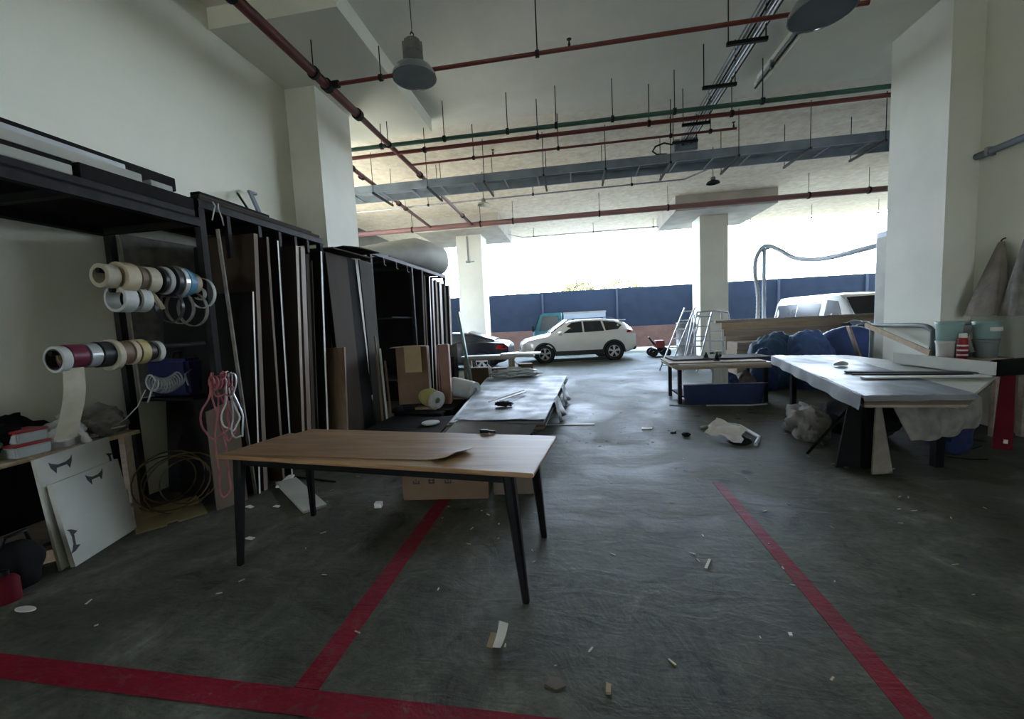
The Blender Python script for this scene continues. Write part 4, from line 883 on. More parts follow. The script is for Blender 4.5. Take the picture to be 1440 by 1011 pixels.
rnd = random.Random(12)
sv = MB()
for k in range(160):
    x = rnd.uniform(-3.0, 3.0); y = rnd.uniform(1.7, 7.0); a = rnd.uniform(0, PI); L_ = rnd.uniform(.006, .022); w = rnd.uniform(.002, .005)
    sv.bar((x-L_*math.cos(a), y-L_*math.sin(a), .003), (x+L_*math.cos(a), y+L_*math.sin(a), .003), w*2, .004)
T('wood_shavings', 'tiny pale wood chips scattered over the floor', 'shavings', [P('wood_shavings', sv, M['tan'])], kind='stuff')
# ------------------------------------------------------------------ vehicles
def lerp_station(st, x):
    for a, b in zip(st, st[1:]):
        if a[0] <= x <= b[0]:
            t = (x-a[0])/max(1e-6, b[0]-a[0]); return [a[i]*(1-t)+b[i]*t for i in range(len(a))]
    return list(st[0] if x < st[0][0] else st[-1])
def section(s):
    x, zb, zl, zt, w, wt = s; zm = zb+(zl-zb)*.55
    h = [(w*.86, zb), (w*.985, zb+.10), (w, zm), (w*.965, zl), (wt+(w*.965-wt)*.12, zl+(zt-.05-zl)*.88), (wt*.93, zt-.015), (wt*.6, zt)]
    return [(x, -y, z) for y, z in h] + [(x, y, z) for y, z in reversed(h)]
def ysurf(st, x, z):
    x_, zb, zl, zt, w, wt = lerp_station(st, x); a = w*.965; b = wt+(a-wt)*.12; zz = zl+(zt-.05-zl)*.88
    if z <= zl: zm = zb+(zl-zb)*.55; return w+(a-w)*max(0, (z-zm)/max(1e-6, zl-zm))
    return a+(b-a)*min(1.2, (z-zl)/max(1e-6, zz-zl))
def side_patch(st, poly, off, side):
    pts = []; n = len(poly)
    for i in range(n):
        a = poly[i]; b = poly[(i+1) % n]
        for k in range(4): t = k/4; pts.append((a[0]*(1-t)+b[0]*t, a[1]*(1-t)+b[1]*t))
    mb = MB(); vo = [Vector((x, side*(ysurf(st, x, z)+off), z)) for x, z in pts]; vi = [Vector((v.x, v.y-side*(off+.02), v.z)) for v in vo]
    c = Vector((sum(v.x for v in vo)/len(vo), sum(v.y for v in vo)/len(vo), sum(v.z for v in vo)/len(vo)))
    m = len(vo); fs = [(i, (i+1) % m, 2*m) for i in range(m)] + [(i, (i+1) % m, m+(i+1) % m, m+i) for i in range(m)]
    return mb.add(vo+vi+[c], fs)
def wheel_parts(x, y, r, side, w=.2):
    ty = MB().lathe([(r*.66,-w/2),(r*.93,-w/2),(r,-w/2+.035),(r,w/2-.035),(r*.93,w/2),(r*.66,w/2)], (x, y, r), (0,side,0), 32, closed=True)
    rim = MB().lathe([(r*.67,-w*.45),(r*.67,w*.45),(r*.61,w*.47),(r*.60,0),(r*.15,.0),(.0,0)], (x, y, r), (0,side,0), 32)
    for k in range(5):
        an = 2*PI*k/5+.3
        for da in (-.13, .13):
            rim.bar((x+r*.12*math.cos(an), y+side*w*.36, r+r*.12*math.sin(an)), (x+r*.63*math.cos(an+da), y+side*w*.42, r+r*.63*math.sin(an+da)), .05, .03, (0,1,0))
    rim.lathe([(r*.16,w*.2),(r*.16,w*.42),(r*.1,w*.45),(0,w*.45)], (x, y, r), (0,side,0), 16)
    return P('tyre', ty, M['tyre'], [P('rim', rim, M['alloy'])])
def arch(x, r, st, side, ro, ri, off=.012):
    mb = MB(); n = 16; a = []; b = []
    for k in range(n+1):
        an = -.12+(PI+.24)*k/n; 
        for (lst, q) in ((a, ro), (b, ri)):
            px = x+q*math.cos(an); pz = r+q*math.sin(an); lst.append(Vector((px, side*(lerp_station(st, px)[4]*.995+off), max(pz, .2))))
    ins = Vector((0, -side*.06, 0)); vs = a+b+[v+ins for v in a]+[v+ins for v in b]; N = n+1; fs = []
    for k in range(n): fs += [(k, k+1, N+k+1, N+k), (k, 2*N+k, 2*N+k+1, k+1), (N+k, N+k+1, 3*N+k+1, 3*N+k)]
    return mb.add(vs, fs)
def well(x, r, st, side, R):
    w = lerp_station(st, x)[4]; n = 24
    return MB().lathe([(R,-.02),(R,0),(0,0)], (x, side*(w*.995+.004), r), (0,side,0), 28)
def car(name, label, st, windows, wheels, r, paint, M4, extra=(), clad=None, cat='car', shield=None, back=None, archm='cladding', group=None):
    parts = [P('body', MB().loft([[Vector(p) for p in section(s)] for s in st]), M[paint])]
    for poly in windows:
        for sd in (-1, 1): parts.append(P('window', side_patch(st, poly, .008, sd), M['glass']))
    for nm, g in (('windscreen', shield), ('rear_window', back)):
        if g:
            (x0, z0, w0), (x1, z1, w1) = g; nv = Vector((z1-z0, 0, -(x1-x0))); nv.normalize()
            if nv.z < 0: nv = -nv
            parts.append(P(nm, MB().sheet([Vector((x0,-w0,z0))+nv*.03, Vector((x0,w0,z0))+nv*.03, Vector((x1,w1,z1))+nv*.03, Vector((x1,-w1,z1))+nv*.03], .04, 8, 2, lambda u, v: nv*(.03*(1-(2*u-1)**2))), M['glass']))
    for x in wheels:
        for sd in (-1, 1):
            w = lerp_station(st, x)[4]
            parts.append(P('wheel_well', well(x, r, st, sd, r*1.12), M['blackmatt']))
            t = wheel_parts(x, sd*(w-.075), r, sd); parts.append(P('wheel', t.mb, t.mat, t.subs))
            parts.append(P('wheel_arch', arch(x, r, st, sd, r*1.30, r*1.10), M[archm]))
    if clad:
        x0, x1, z0, z1 = clad
        for sd in (-1, 1): parts.append(P('side_cladding', side_patch(st, [(x0,z0),(x1,z0),(x1,z1),(x0,z1)], .012, sd), M['cladding']))
    for e in extra: parts.append(e)
    def tr(p):
        p.mb.xform(M4)
        for q in p.subs: tr(q)
    for p in parts: tr(p)
    return T(name, label, cat, parts, group)

suv = [(0,.30,.60,.68,.70,.52),(.06,.26,.72,.80,.80,.62),(.22,.24,.84,.90,.86,.68),(.60,.24,.93,.99,.89,.72),(1.05,.24,.99,1.06,.90,.74),(1.40,.24,1.01,1.28,.90,.68),(1.80,.24,1.03,1.50,.90,.62),
       (2.3,.24,1.05,1.56,.90,.61),(3.1,.24,1.08,1.55,.90,.60),(3.65,.24,1.12,1.50,.90,.58),(3.95,.27,1.12,1.38,.89,.60),(4.18,.34,1.08,1.16,.86,.70),(4.30,.42,.92,1.0,.80,.66)]
def two(f): return [f(-1), f(1)]
ex = []
for sd in (-1, 1):
    ex.append(P('mirror', MB().blob((1.45, sd*.99, 1.08), (.10, .09, .075), 1, .1, 3), M['carwhite']))
    ex.append(P('headlight', side_patch(suv, [(.07,.70),(.42,.80),(.40,.86),(.10,.78)], .012, sd), M['lens']))
    ex.append(P('tail_light', side_patch(suv, [(3.92,1.00),(4.22,.98),(4.20,1.08),(3.98,1.11)], .012, sd), M['taillight']))
    for x in (2.15, 3.05): ex.append(P('door_handle', MB().bar((x, sd*.905, .965), (x+.17, sd*.905, .97), .03, .025), M['carwhite']))
    ex.append(P('roof_rail', MB().tube([(1.95, sd*.56, 1.555), (2.1, sd*.56, 1.60), (3.3, sd*.55, 1.60), (3.5, sd*.55, 1.55)], .014, 8), M['cladding']))
ex.append(P('spoiler', MB().box(3.70, 4.02, -.52, .52, 1.455, 1.49, 0, .012), M['carwhite']))
ex.append(P('front_bumper', MB().box(-.02, .25, -.72, .72, .26, .44, 0, .03), M['cladding']))
ex.append(P('rear_bumper', MB().box(4.05, 4.34, -.76, .76, .34, .52, 0, .04), M['cladding']))
ex.append(P('grille', MB().box(-.012, .06, -.45, .45, .48, .64, 0, .01), M['cladding']))
MS = Matrix.Translation((-2.13, 15.9, 0)) @ Matrix.Rotation(.182, 4, 'Z')
car('car', 'white sport utility car with dark wheel arches, parked side-on at the back', suv,
    [[(1.38,1.08),(1.92,1.45),(2.30,1.485),(2.30,1.08)], [(2.36,1.08),(2.36,1.485),(3.02,1.475),(3.10,1.10)], [(3.16,1.11),(3.10,1.47),(3.55,1.42),(3.80,1.28),(3.62,1.14)]],
    (.86, 3.44), .335, 'carwhite', MS, ex, (1.25, 3.05, .25, .42), shield=((1.16,1.07,.70),(1.80,1.50,.58)), back=((4.10,1.18,.60),(3.78,1.44,.52)))

sed = [(0,.28,.52,.60,.68,.5),(.10,.22,.62,.68,.82,.66),(.55,.20,.76,.82,.88,.72),(1.15,.20,.84,.90,.90,.74),(1.95,.20,.88,1.24,.90,.58),(2.4,.20,.90,1.31,.90,.56),(2.9,.20,.92,1.28,.90,.56),(3.45,.20,.95,1.12,.90,.60),(3.95,.22,.93,.985,.89,.70),(4.25,.28,.90,.95,.86,.70),(4.40,.40,.78,.84,.78,.64)]
ex = []
for sd in (-1, 1):
    ex.append(P('tail_light', side_patch(sed, [(4.0,.72),(4.34,.70),(4.36,.80),(4.05,.86)], .012, sd), M['taillight']))
    ex.append(P('mirror', MB().blob((1.55, sd*.98, .96), (.10, .08, .06), 1, .1, 3), M['carblack']))
ex.append(P('rear_bumper', MB().box(4.2, 4.43, -.74, .74, .36, .56, 0, .04), M['carblack']))
ex.append(P('rear_light_bar', MB().box(4.33, 4.40, -.62, .62, .74, .80, 0, .01), M['taillight']))
car('car', 'dark low saloon car with red tail lights, half hidden behind the upright boards', sed,
    [[(1.55,.94),(2.05,1.20),(2.42,1.245),(2.42,.95)], [(2.48,.95),(2.48,1.245),(2.95,1.225),(3.40,1.10),(3.30,.99)]],
    (.85, 3.50), .31, 'carblack', Matrix.Translation((-6.62, 14.15, 0)) @ Matrix.Rotation(.02, 4, 'Z'), ex, shield=((1.25,.90,.68),(1.95,1.25,.54)), back=((3.90,.99,.60),(3.0,1.27,.50)), archm='carblack')

# light truck behind the white car
tk = [P('cab', MB().loft([[Vector((x,-w,zb)),Vector((x,-w,zl)),Vector((x,-wt,zt)),Vector((x,wt,zt)),Vector((x,w,zl)),Vector((x,w,zb))] for (x,zb,zl,zt,w,wt) in ((-1.98,.45,.98,1.02,.70,.66),(-1.90,.40,1.02,1.10,.80,.74),(-1.60,.40,1.05,1.86,.82,.74),(-1.45,.40,1.05,1.93,.82,.72),(-.62,.40,1.05,1.93,.82,.74))]), M['teal'])]
for sd in (-1, 1):
    tk.append(P('window', MB().prism([(-1.68,1.10),(-1.50,1.78),(-.74,1.78),(-.74,1.10)], (0, sd*.80, 0), (1,0,0), (0,0,1), (0, sd*.03, 0)), M['glass']))
    tk.append(P('mirror', MB().box(-2.0, -1.90, sd*.98-.06, sd*.98+.06, 1.1, 1.36, 0, .01), M['black'], [P('mirror_arm', MB().bar((-1.8, sd*.82, 1.32), (-1.94, sd*.96, 1.32), .02, .02), M['black'])]))
    for x in (-1.35, 1.0): t = wheel_parts(x, sd*.68, .32, sd); tk.append(P('wheel', t.mb, t.mat, t.subs))
tk.append(P('windscreen', MB().sheet([(-1.91,-.66,1.12),(-1.91,.66,1.12),(-1.63,.62,1.80),(-1.63,-.62,1.80)], .02, 2, 2, lambda u, v: (-.02, 0, .01)), M['glass']))
tk.append(P('cargo_box', MB().box(-.50, 1.42, -.85, .85, .72, 1.86, 0, .01), M['cabinet_blue'], [P('top_rail', MB().box(-.52, 1.44, -.87, -.83, 1.84, 1.92), M['white_lam']), P('top_rail', MB().box(-.52, 1.44, .83, .87, 1.84, 1.92), M['white_lam'])]))
tk.append(P('chassis', MB().box(-1.7, 1.4, -.4, .4, .42, .72), M['cladding']))
for p in tk:
    def tr(p):
        p.mb.xform(Matrix.Translation((0, 20.3, 0)))
        for q in p.subs: tr(q)
    tr(p)
T('truck', 'small teal truck with a pale cargo box, mostly hidden behind the white car', 'truck', tk)

# white van: its side faces the hall, nose towards the viewer
van = [(0,.35,.80,.88,.72,.64),(.05,.30,.95,1.02,.82,.72),(.25,.28,1.10,1.20,.85,.76),(.75,.28,1.16,1.72,.85,.70),(1.05,.28,1.18,1.90,.85,.68),(1.6,.28,1.18,1.955,.85,.68),(3.4,.28,1.18,1.97,.85,.68),(4.2,.28,1.16,1.95,.85,.68),(4.42,.30,1.12,1.86,.84,.66),(4.5,.40,1.05,1.70,.80,.62)]
ex = []
for sd in (-1, 1):
    ex.append(P('mirror', MB().box(.62, .72, sd*.98-.09, sd*.98+.09, 1.16, 1.40, 0, .02), M['carwhite']))
    ex.append(P('headlight', side_patch(van, [(.06,.82),(.30,.86),(.32,1.0),(.12,.96)], .012, sd), M['lens']))
    ex.append(P('door_handle', MB().bar((1.30, sd*.862, 1.02), (1.46, sd*.862, 1.02), .03, .03), M['cladding']))
    ex.append(P('door_line', MB().bar((1.60, sd*.86, .32), (1.60, sd*.86, 1.16), .012, .012), M['cladding']))
ex.append(P('front_bumper', MB().box(-.05, .2, -.74, .74, .32, .56, 0, .04), M['carwhite']))
ex.append(P('wiper', MB().bar((.33, -.5, 1.235), (.42, .2, 1.30), .02, .02), M['black']))
MV = Matrix.Translation((8.05, 11.9, 0)) @ Matrix.Rotation(PI/2+.02, 4, 'Z')
car('van', 'white high-roofed van seen nose-on between the blue tarpaulins and the tall column', van,
    [[(.62,1.22),(.98,1.72),(1.46,1.78),(1.46,1.22)], [(1.72,1.24),(1.72,1.70),(2.95,1.72),(2.95,1.24)], [(3.02,1.24),(3.02,1.72),(4.25,1.70),(4.32,1.24)]],
    (.85, 3.55), .32, 'carwhite', MV, ex, shield=((.30,1.24,.70),(.84,1.76,.62)), cat='van', archm='carwhite')

# small red hand cart beside the white car's tail
hc = [P('tray', MB().box(3.02, 3.34, 16.2, 16.7, .34, .62, 0, .02), mat('red_cart', (.22,.05,.04), None, 3, .5)), P('handle', MB().tube([(3.05, 16.3, .4), (2.80, 16.3, .75), (2.80, 16.6, .75), (3.05, 16.6, .4)], .02, 8), M['black'])]
for x in (2.92, 3.40):
    for y in (16.2, 16.72): hc.append(P('wheel', MB().lathe([(.05,-.04),(.15,-.04),(.17,-.02),(.17,.02),(.15,.04),(.05,.04)], (x, y, .17), (0,1,0), 18, closed=True), M['tyre']))
hc.append(P('axle', MB().box(2.9, 3.42, 16.18, 16.74, .16, .20), M['black'])); hc.append(P('strut', MB().box(3.1, 3.26, 16.4, 16.5, .2, .34), M['black']))
T('hand_cart', 'small red hand cart with black wheels beside the tail of the white car', 'cart', hc)
structure('floor_line', line([(-1.05,15.35),(-1.03,15.28),(1.30,15.70),(1.28,15.77)]), M['label_white'])

# ------------------------------------------------------------------ ladders and frames before the far column
def ladder(label, b0, t0, off, n, m='alu'):
    b0 = Vector(b0); t0 = Vector(t0); off = Vector(off); parts = []
    for o in (Vector((0,0,0)), off): parts.append(P('stile', MB().bar(b0+o, t0+o, .03, .07, (0,1,0)), M[m]))
    for k in range(n): t = (k+.6)/n; c = b0*(1-t)+t0*t; parts.append(P('rung', MB().bar(c, c+off, .03, .035), M[m]))
    T('ladder', label, 'ladder', parts, 'aluminium ladders by the far column')
ladder('taller aluminium ladder leaning nearest the white car, before the far column', (2.36, 12.2, 0), (3.06, 12.2, 1.74), (.20, -.25, 0), 7)
ladder('shorter aluminium ladder with wide steps leaning beside the taller one', (2.86, 11.7, 0), (3.26, 11.75, 1.58), (.34, -.12, 0), 6)
ladder('narrow aluminium ladder leaning behind the two others', (3.05, 12.5, 0), (3.38, 12.5, 1.62), (.16, -.08, 0), 6)
lf = []
for x in (3.62, 3.95): lf.append(P('stile', MB().bar((x, 11.75, 0), (x+.06, 12.15, 1.55), .045, .03), M['alu']))
for k in range(5): z = .25+.27*k; lf.append(P('rung', MB().bar((3.63+.01*k, 11.80+.07*k, z), (3.95+.01*k, 11.80+.07*k, z), .03, .03), M['alu']))
T('steel_stand', 'pale metal frame like a short ladder leaning by the timber stack', 'frame', lf)
gf = []
for (a, b) in (((3.30,11.9,0),(3.36,12.2,1.52)), ((3.36,12.2,1.52),(3.90,12.2,1.58)), ((3.90,12.2,1.58),(4.25,12.15,1.40))): gf.append(MB().bar(a, b, .04, .04))
T('steel_stand', 'grey bent tube frame leaning behind the ladders against the far column', 'frame', [P('tube', MB().tube([(3.30,12.0,0),(3.34,12.3,1.5),(3.42,12.3,1.60),(3.9,12.3,1.62),(4.22,12.25,1.55),(4.3,12.1,.9),(4.3,12.0,0)], .022, 10), M['galv']), P('cross_tube', MB().tube([(3.32,12.15,.8),(4.31,12.1,.8)], .018, 8), M['galv'])])
T('drum', 'grey steel drum standing behind the ladders', 'drum', [P('body', MB().lathe([(.28,0),(.285,.02),(.28,.3),(.29,.32),(.28,.34),(.28,.62),(.29,.64),(.28,.66),(.28,1.28),(.29,1.30),(.27,1.31),(.26,1.29)], (3.35, 13.2, 0), (0,0,1), 28), M['galv']), P('bung', MB().lathe([(.04,1.29),(.04,1.325),(.02,1.33)], (3.45, 13.2, 0), (0,0,1), 12), M['dark_steel'])])

# ------------------------------------------------------------------ timber stack
tb = 0
for k, (x0, x1, y, z, h, m, lab) in enumerate([
    (3.75, 7.2, 10.9, .0, .62, 'old_timber', 'broad weathered plank at the bottom of the timber wall behind the tarpaulins'),
    (3.70, 7.3, 10.9, .622, .34, 'old_timber', 'broad weathered plank in the middle of the timber wall'),
    (3.65, 7.3, 10.9, .964, .17, 'old_timber', 'narrower plank third up the timber wall'),
    (3.60, 7.3, 10.89, 1.136, .163, 'pine', 'plank under the top beam of the timber wall')]):
    T('timber_plank', lab, 'plank', [P('timber_plank', MB().box(x0, x1, y, y+.05, z, z+h, .0, .006), M[m])], 'planks of the timber wall')
T('timber_beam', 'long grey top beam lying along the timber wall', 'beam', [P('timber_beam', MB().box(3.45, 7.4, 10.85, 11.02, 1.30, 1.37, 0, .006), M['old_timber'])])
for k, x in enumerate((3.80, 4.75, 5.6, 6.5, 7.1)):
    T('timber_post', ('post nearest the ladders','second post','third post','fourth post','last post, beside the van')[k]+' holding the planks of the timber wall', 'post', [P('timber_post', MB().box(x-.05, x+.05, 10.955, 11.06, 0, 1.295), M['old_timber'])], 'posts of the timber wall')
T('wooden_crate', 'low wooden crate between the timber wall and the dark bench', 'crate', [P('body', MB().box(3.62, 4.55, 9.95, 10.6, 0, .86, 0, .01), M['old_timber']), P('slat', MB().box(3.60, 4.57, 9.92, 9.95, .60, .72), M['pine']), P('slat', MB().box(3.60, 4.57, 9.92, 9.95, .30, .42), M['pine'])])

# ------------------------------------------------------------------ tarpaulin heap
def heap(name, label, c, r, seed, m, amp=.3, crease=.22):
    T(name, label, 'tarpaulin', [P(name, MB().blob(c, r, seed, amp, 5, 1.2, .002, crease), M[m])], 'blue tarpaulins heaped behind the tables')
heap('tarpaulin', 'largest dark blue tarpaulin mound, nearest the tall column', (5.30, 9.0, .36), (.74, .50, .82), 14, 'tarp', .12, .05)
heap('tarpaulin', 'middle bright blue folded tarpaulin in the heap', (4.50, 8.85, .42), (.42, .42, .70), 4, 'tarp2', .16, .14)
heap('tarpaulin', 'small teal-blue tarpaulin sloping down towards the dark bench', (4.02, 9.15, .36), (.48, .40, .72), 9, 'tarp3', .18, .12)
heap('tarpaulin', 'blue crumpled fold at the foot of the teal tarpaulin', (3.66, 8.72, .30), (.28, .26, .48), 21, 'tarp', .2, .16)
T('plastic_sheet', 'white crumpled sheet on top of the blue heap, below the van window', 'sheet', [P('plastic_sheet', MB().sheet([(5.75, 9.55, 1.15), (6.6, 9.2, 1.12), (6.6, 9.8, 1.22), (5.7, 10.0, 1.22)], .01, 14, 10, lambda u, v: (0, 0, .06*noise.noise(Vector((u*4, v*5, 2)))+.04*math.sin(u*14+v*4))), M['white_plastic'])])
T('wooden_crate', 'brown crate carrying the white crumpled sheet behind the blue heap', 'crate', [P('body', MB().box(5.95, 6.6, 9.5, 9.95, 0, 1.05, .05, .01), M['old_timber']), P('lid', MB().box(5.93, 6.62, 9.48, 9.97, 1.05, 1.08, .05), M['pine'])])
T('leaning_board', 'brown wooden board leaning between the blue heap and the tall column', 'board', [P('leaning_board', MB().bar((5.30, 8.28, 0), (4.92, 8.34, 1.20), .12, .03), M['old_timber'])])

# pole, hose and dust collector
T('pole', 'slim grey-blue pole standing behind the timber wall', 'pole', [P('shaft', MB().cyl((4.78, 11.4, 0), (4.78, 11.4, 3.08), .045, 14), M['duct']), P('bracket', MB().bar((4.70, 11.4, 3.05), (4.90, 11.4, 3.12), .06, .06), M['galv'])])
hp = [(4.62, 11.38, 1.2), (4.64, 11.38, 1.9), (4.56, 11.38, 2.5), (4.58, 11.38, 2.85), (4.70, 11.38, 3.10), (4.82, 11.3, 3.16), (4.95, 11.0, 3.0), (5.02, 10.5, 2.74), (5.1, 9.9, 2.60), (5.16, 9.3, 2.56), (5.25, 8.7, 2.58), (5.4, 8.25, 2.62), (5.52, 8.0, 2.66)]
def smooth(pts, n=6):
    pts = [Vector(p) for p in pts]; out = []
    for i in range(len(pts)-1):
        p0 = pts[max(i-1, 0)]; p1 = pts[i]; p2 = pts[i+1]; p3 = pts[min(i+2, len(pts)-1)]
        for k in range(n):
            t = k/n; out.append(.5*((2*p1)+(p2-p0)*t+(2*p0-5*p1+4*p2-p3)*t*t+(3*p1-p0-3*p2+p3)*t**3))
    return out+[pts[-1]]
hs = smooth(hp, 16)
T('dust_hose', 'ribbed grey-blue hose draped over the pole and sagging towards the tall cabinet', 'hose', [P('dust_hose', MB().tube(hs, [.046+.006*(i % 2) for i in range(len(hs))], 12), M['duct'])])
dc = [P('body', MB().box(5.24, 5.95, 7.55, 8.2, 0, 2.80, 0, .012), M['cabinet_blue']), P('door', MB().box(5.30, 5.90, 7.535, 7.55, .2, 2.6, 0, .004), M['cabinet_blue'], [P('handle', MB().box(5.34, 5.37, 7.515, 7.535, 1.2, 1.4), M['dark_steel'])]), P('side_strip', MB().box(5.225, 5.24, 7.6, 8.15, .1, 2.7), M['white_lam']), P('inlet', MB().lathe([(.09,0),(.09,.05),(.06,.07)], (5.55, 8.0, 2.60), (0,0,1), 16), M['galv'])]
T('dust_cabinet', 'tall pale blue cabinet peeking out beside the tall column', 'cabinet', dc)

BEFORE = set(bpy.data.objects)
# ------------------------------------------------------------------ low dark bench
dk = [P('top', MB().box(1.60, 3.12, 7.42, 8.3, .60, .64), M['old_timber'])]
for (x, y) in ((1.66, 7.48), (3.05, 7.48), (1.66, 8.22), (3.05, 8.22)): dk.append(P('leg', MB().box(x-.03, x+.03, y-.03, y+.03, 0, .60), M['black']))
dk.append(P('lower_shelf', MB().box(1.69, 3.02, 7.5, 8.2, .10, .13), M['charcoal']))
dk.append(P('rail', MB().box(1.66, 3.08, 7.45, 7.462, .33, .345), M['galv']))
T('dark_bench', 'low bench with thin black legs, loaded with boards, in the middle of the hall', 'bench', dk)
for k, (x0, x1, y0, y1, z, h, m, lab, rz) in enumerate([
    (1.52, 3.10, 7.40, 8.32, .641, .03, 'tan', 'lowest pale board on the dark bench', 0),
    (1.62, 3.12, 7.38, 8.25, .672, .022, 'white_edge', 'bright-edged board second on the dark bench', .02),
    (1.50, 3.05, 7.45, 8.30, .695, .025, 'old_timber', 'brown board third on the dark bench', -.02),
    (1.60, 3.28, 7.75, 8.36, .721, .03, 'greyboard', 'grey board topmost at the back of the dark bench', .03)]):
    T('board', lab, 'board', [P('board', MB().box(x0, x1, y0, y1, z, z+h, rz, .003), M[m])], 'boards stacked on the dark bench')
T('navy_cloth', 'navy blue cloth hung round the lower half of the dark bench', 'cloth', [P('navy_cloth', MB().sheet([(1.70, 7.40, .335), (3.0, 7.37, .345), (2.93, 7.33, .004), (1.71, 7.36, .004)], .006, 40, 8, lambda u, v: (0, -.02*math.sin(u*24)*v-.012*math.sin(u*9), 0)), M['navy'])])
T('plastic_strip', 'white plastic strip on the floor along the foot of the navy cloth', 'strip', [P('plastic_strip', MB().tube([(2.02, 7.22, .012), (2.35, 7.20, .012), (2.7, 7.19, .012), (2.98, 7.25, .012)], .012, 8), M['white_tape'])])
T('plastic_strip', 'short grey strip on the floor at the end of the navy cloth', 'strip', [P('plastic_strip', MB().tube([(1.45, 7.30, .010), (1.6, 7.26, .010), (1.95, 7.22, .010)], .009, 8), M['galv'])])
wf = [P('frame', MB().box(2.18, 2.43, 7.405, 7.44, .25, .62), M['white_lam'])]
for k in range(4): wf.append(P('bar', MB().box(2.20+.055*k, 2.215+.055*k, 7.395, 7.405, .28, .60), M['alu']))
T('white_grille', 'white grille panel standing under the top of the dark bench', 'panel', wf)
T('blue_bag', 'bright blue bundle under the top of the dark bench', 'bag', [P('blue_bag', MB().blob((2.55, 7.75, .29), (.13, .18, .19), 3, .3, 4, 1.6, .131, .2), M['tarp'])])
T('brown_sack', 'brown sack under the dark bench beside the blue bundle', 'sack', [P('brown_sack', MB().blob((2.85, 7.8, .30), (.13, .2, .18), 5, .3, 4, 1.6, .131, .2), M['card3'])])
for k, (x, lab) in enumerate([(2.32, 'black cup-shaped tool standing on the dark bench'), (2.20, 'short dark tool on the dark bench')]):
    T('tool', lab, 'tool', [P('body', MB().lathe([(.035,0),(.04,.02),(.032,.10-.04*k),(.02,.12-.04*k),(.012,.16-.05*k)], (x, 7.62+.2*k, .7205+.031*k), (0,0,1), 14), M['black']), P('base', MB().lathe([(.06,0),(.06,.012),(.04,.016)], (x, 7.62+.2*k, .7205+.031*k), (0,0,1), 14), M['dark_steel'])], 'tools on the dark bench')
T('drill', 'pale electric drill lying on the dark bench', 'drill', [P('body', MB().box(2.36, 2.50, 7.92, 7.98, .80, .86, .2, .015), M['white_lam']), P('grip', MB().box(2.46, 2.50, 7.93, 7.97, .752, .80, .2, .008), M['black']), P('chuck', MB().cyl((2.36, 7.93, .83), (2.30, 7.92, .83), .018, 10), M['dark_steel'])])

for o_ in bpy.data.objects:
    if o_ not in BEFORE and o_.parent is None: o_.location.x += .12

# crumpled waste on the open floor
T('waste_sheet', 'crumpled pale sheet lying on the open floor before the dark bench', 'waste', [P('waste_sheet', MB().sheet([(1.58, 5.42, .03), (1.86, 4.98, .02), (2.02, 5.30, .10), (1.78, 5.62, .12)], .006, 14, 14, lambda u, v: (.02*math.sin(v*9), .02*math.sin(u*7), .05*noise.noise(Vector((u*3, v*3, 4)))+.05*(1-u)*v+.02)), M['paper'])], 'waste on the open floor')
T('waste_block', 'bent plastic frame lying behind the crumpled sheet on the floor', 'waste', [P('waste_block', MB().tube([(1.62, 5.75, .02), (1.98, 5.92, .03), (2.10, 5.70, .06), (2.16, 5.25, .03), (2.02, 5.0, .02)], .022, 8), M['white_tape'])], 'waste on the open floor')
T('waste_cloth', 'small dark scrap on the floor beside the bent frame', 'waste', [P('waste_cloth', MB().blob((1.36, 5.42, .02), (.05, .03, .03), 3, .4, 3, 2, .001), M['charcoal'])], 'waste on the open floor')
T('waste_cloth', 'dark crumpled rag tucked under the crumpled pale sheet', 'waste', [P('waste_cloth', MB().blob((1.90, 5.14, .0), (.12, .12, .06), 5, .4, 3, 2, .001), M['charcoal'])], 'waste on the open floor')
# ------------------------------------------------------------------ big plastic-covered table
BT = [(3.28,7.50),(2.44,3.92),(3.22,3.86),(4.42,5.02),(4.36,5.45),(4.30,7.30)]
def shrink(poly, d, seed=0):
    c = Vector((sum(p[0] for p in poly)/len(poly), sum(p[1] for p in poly)/len(poly))); r = random.Random(seed); out = []
    for p in poly: v = Vector(p); out.append(tuple(v+(c-v).normalized()*(d+r.uniform(-.02, .02))))
    return out
for k, (z, h, m, d, lab) in enumerate([(.655,.03,'old_timber',.10,'lowest timber sheet of the stack on the big table'), (.686,.022,'card3',.05,'brown sheet second in the stack on the big table'),
     (.709,.020,'card3',.07,'second brown sheet, third in the stack on the big table'), (.730,.024,'greyboard',.03,'grey sheet fourth in the stack on the big table'), (.755,.026,'white_lam',.02,'white sheet topmost in the stack on the big table')]):
    T('stacked_sheet', lab, 'sheet', [P('stacked_sheet', MB().prism(shrink(BT, d, k), (0,0,z), (1,0,0), (0,1,0), (0,0,h)), M[m])], 'sheets stacked on the big table')
lg = []
for (x, y, m) in ((2.72,4.30,0),(3.35,4.35,0),(3.42,7.1,0),(4.05,7.0,0)): lg.append(P('leg', MB().box(x-.035, x+.035, y-.035, y+.035, 0, .60), M['black']))
lg += [P('beam', MB().bar((2.70,4.25,.625), (3.42,7.2,.625), .06, .055), M['old_timber']), P('beam', MB().bar((3.35,4.2,.625), (4.1,7.15,.625), .06, .055), M['old_timber']), P('cross_beam', MB().box(2.68, 3.45, 4.3, 4.36, .50, .595), M['charcoal']), P('cross_beam', MB().box(3.42, 4.1, 7.0, 7.06, .50, .595), M['charcoal'])]
T('trestle_table', 'dark trestle under the big stack of sheets by the tall column', 'table', lg)
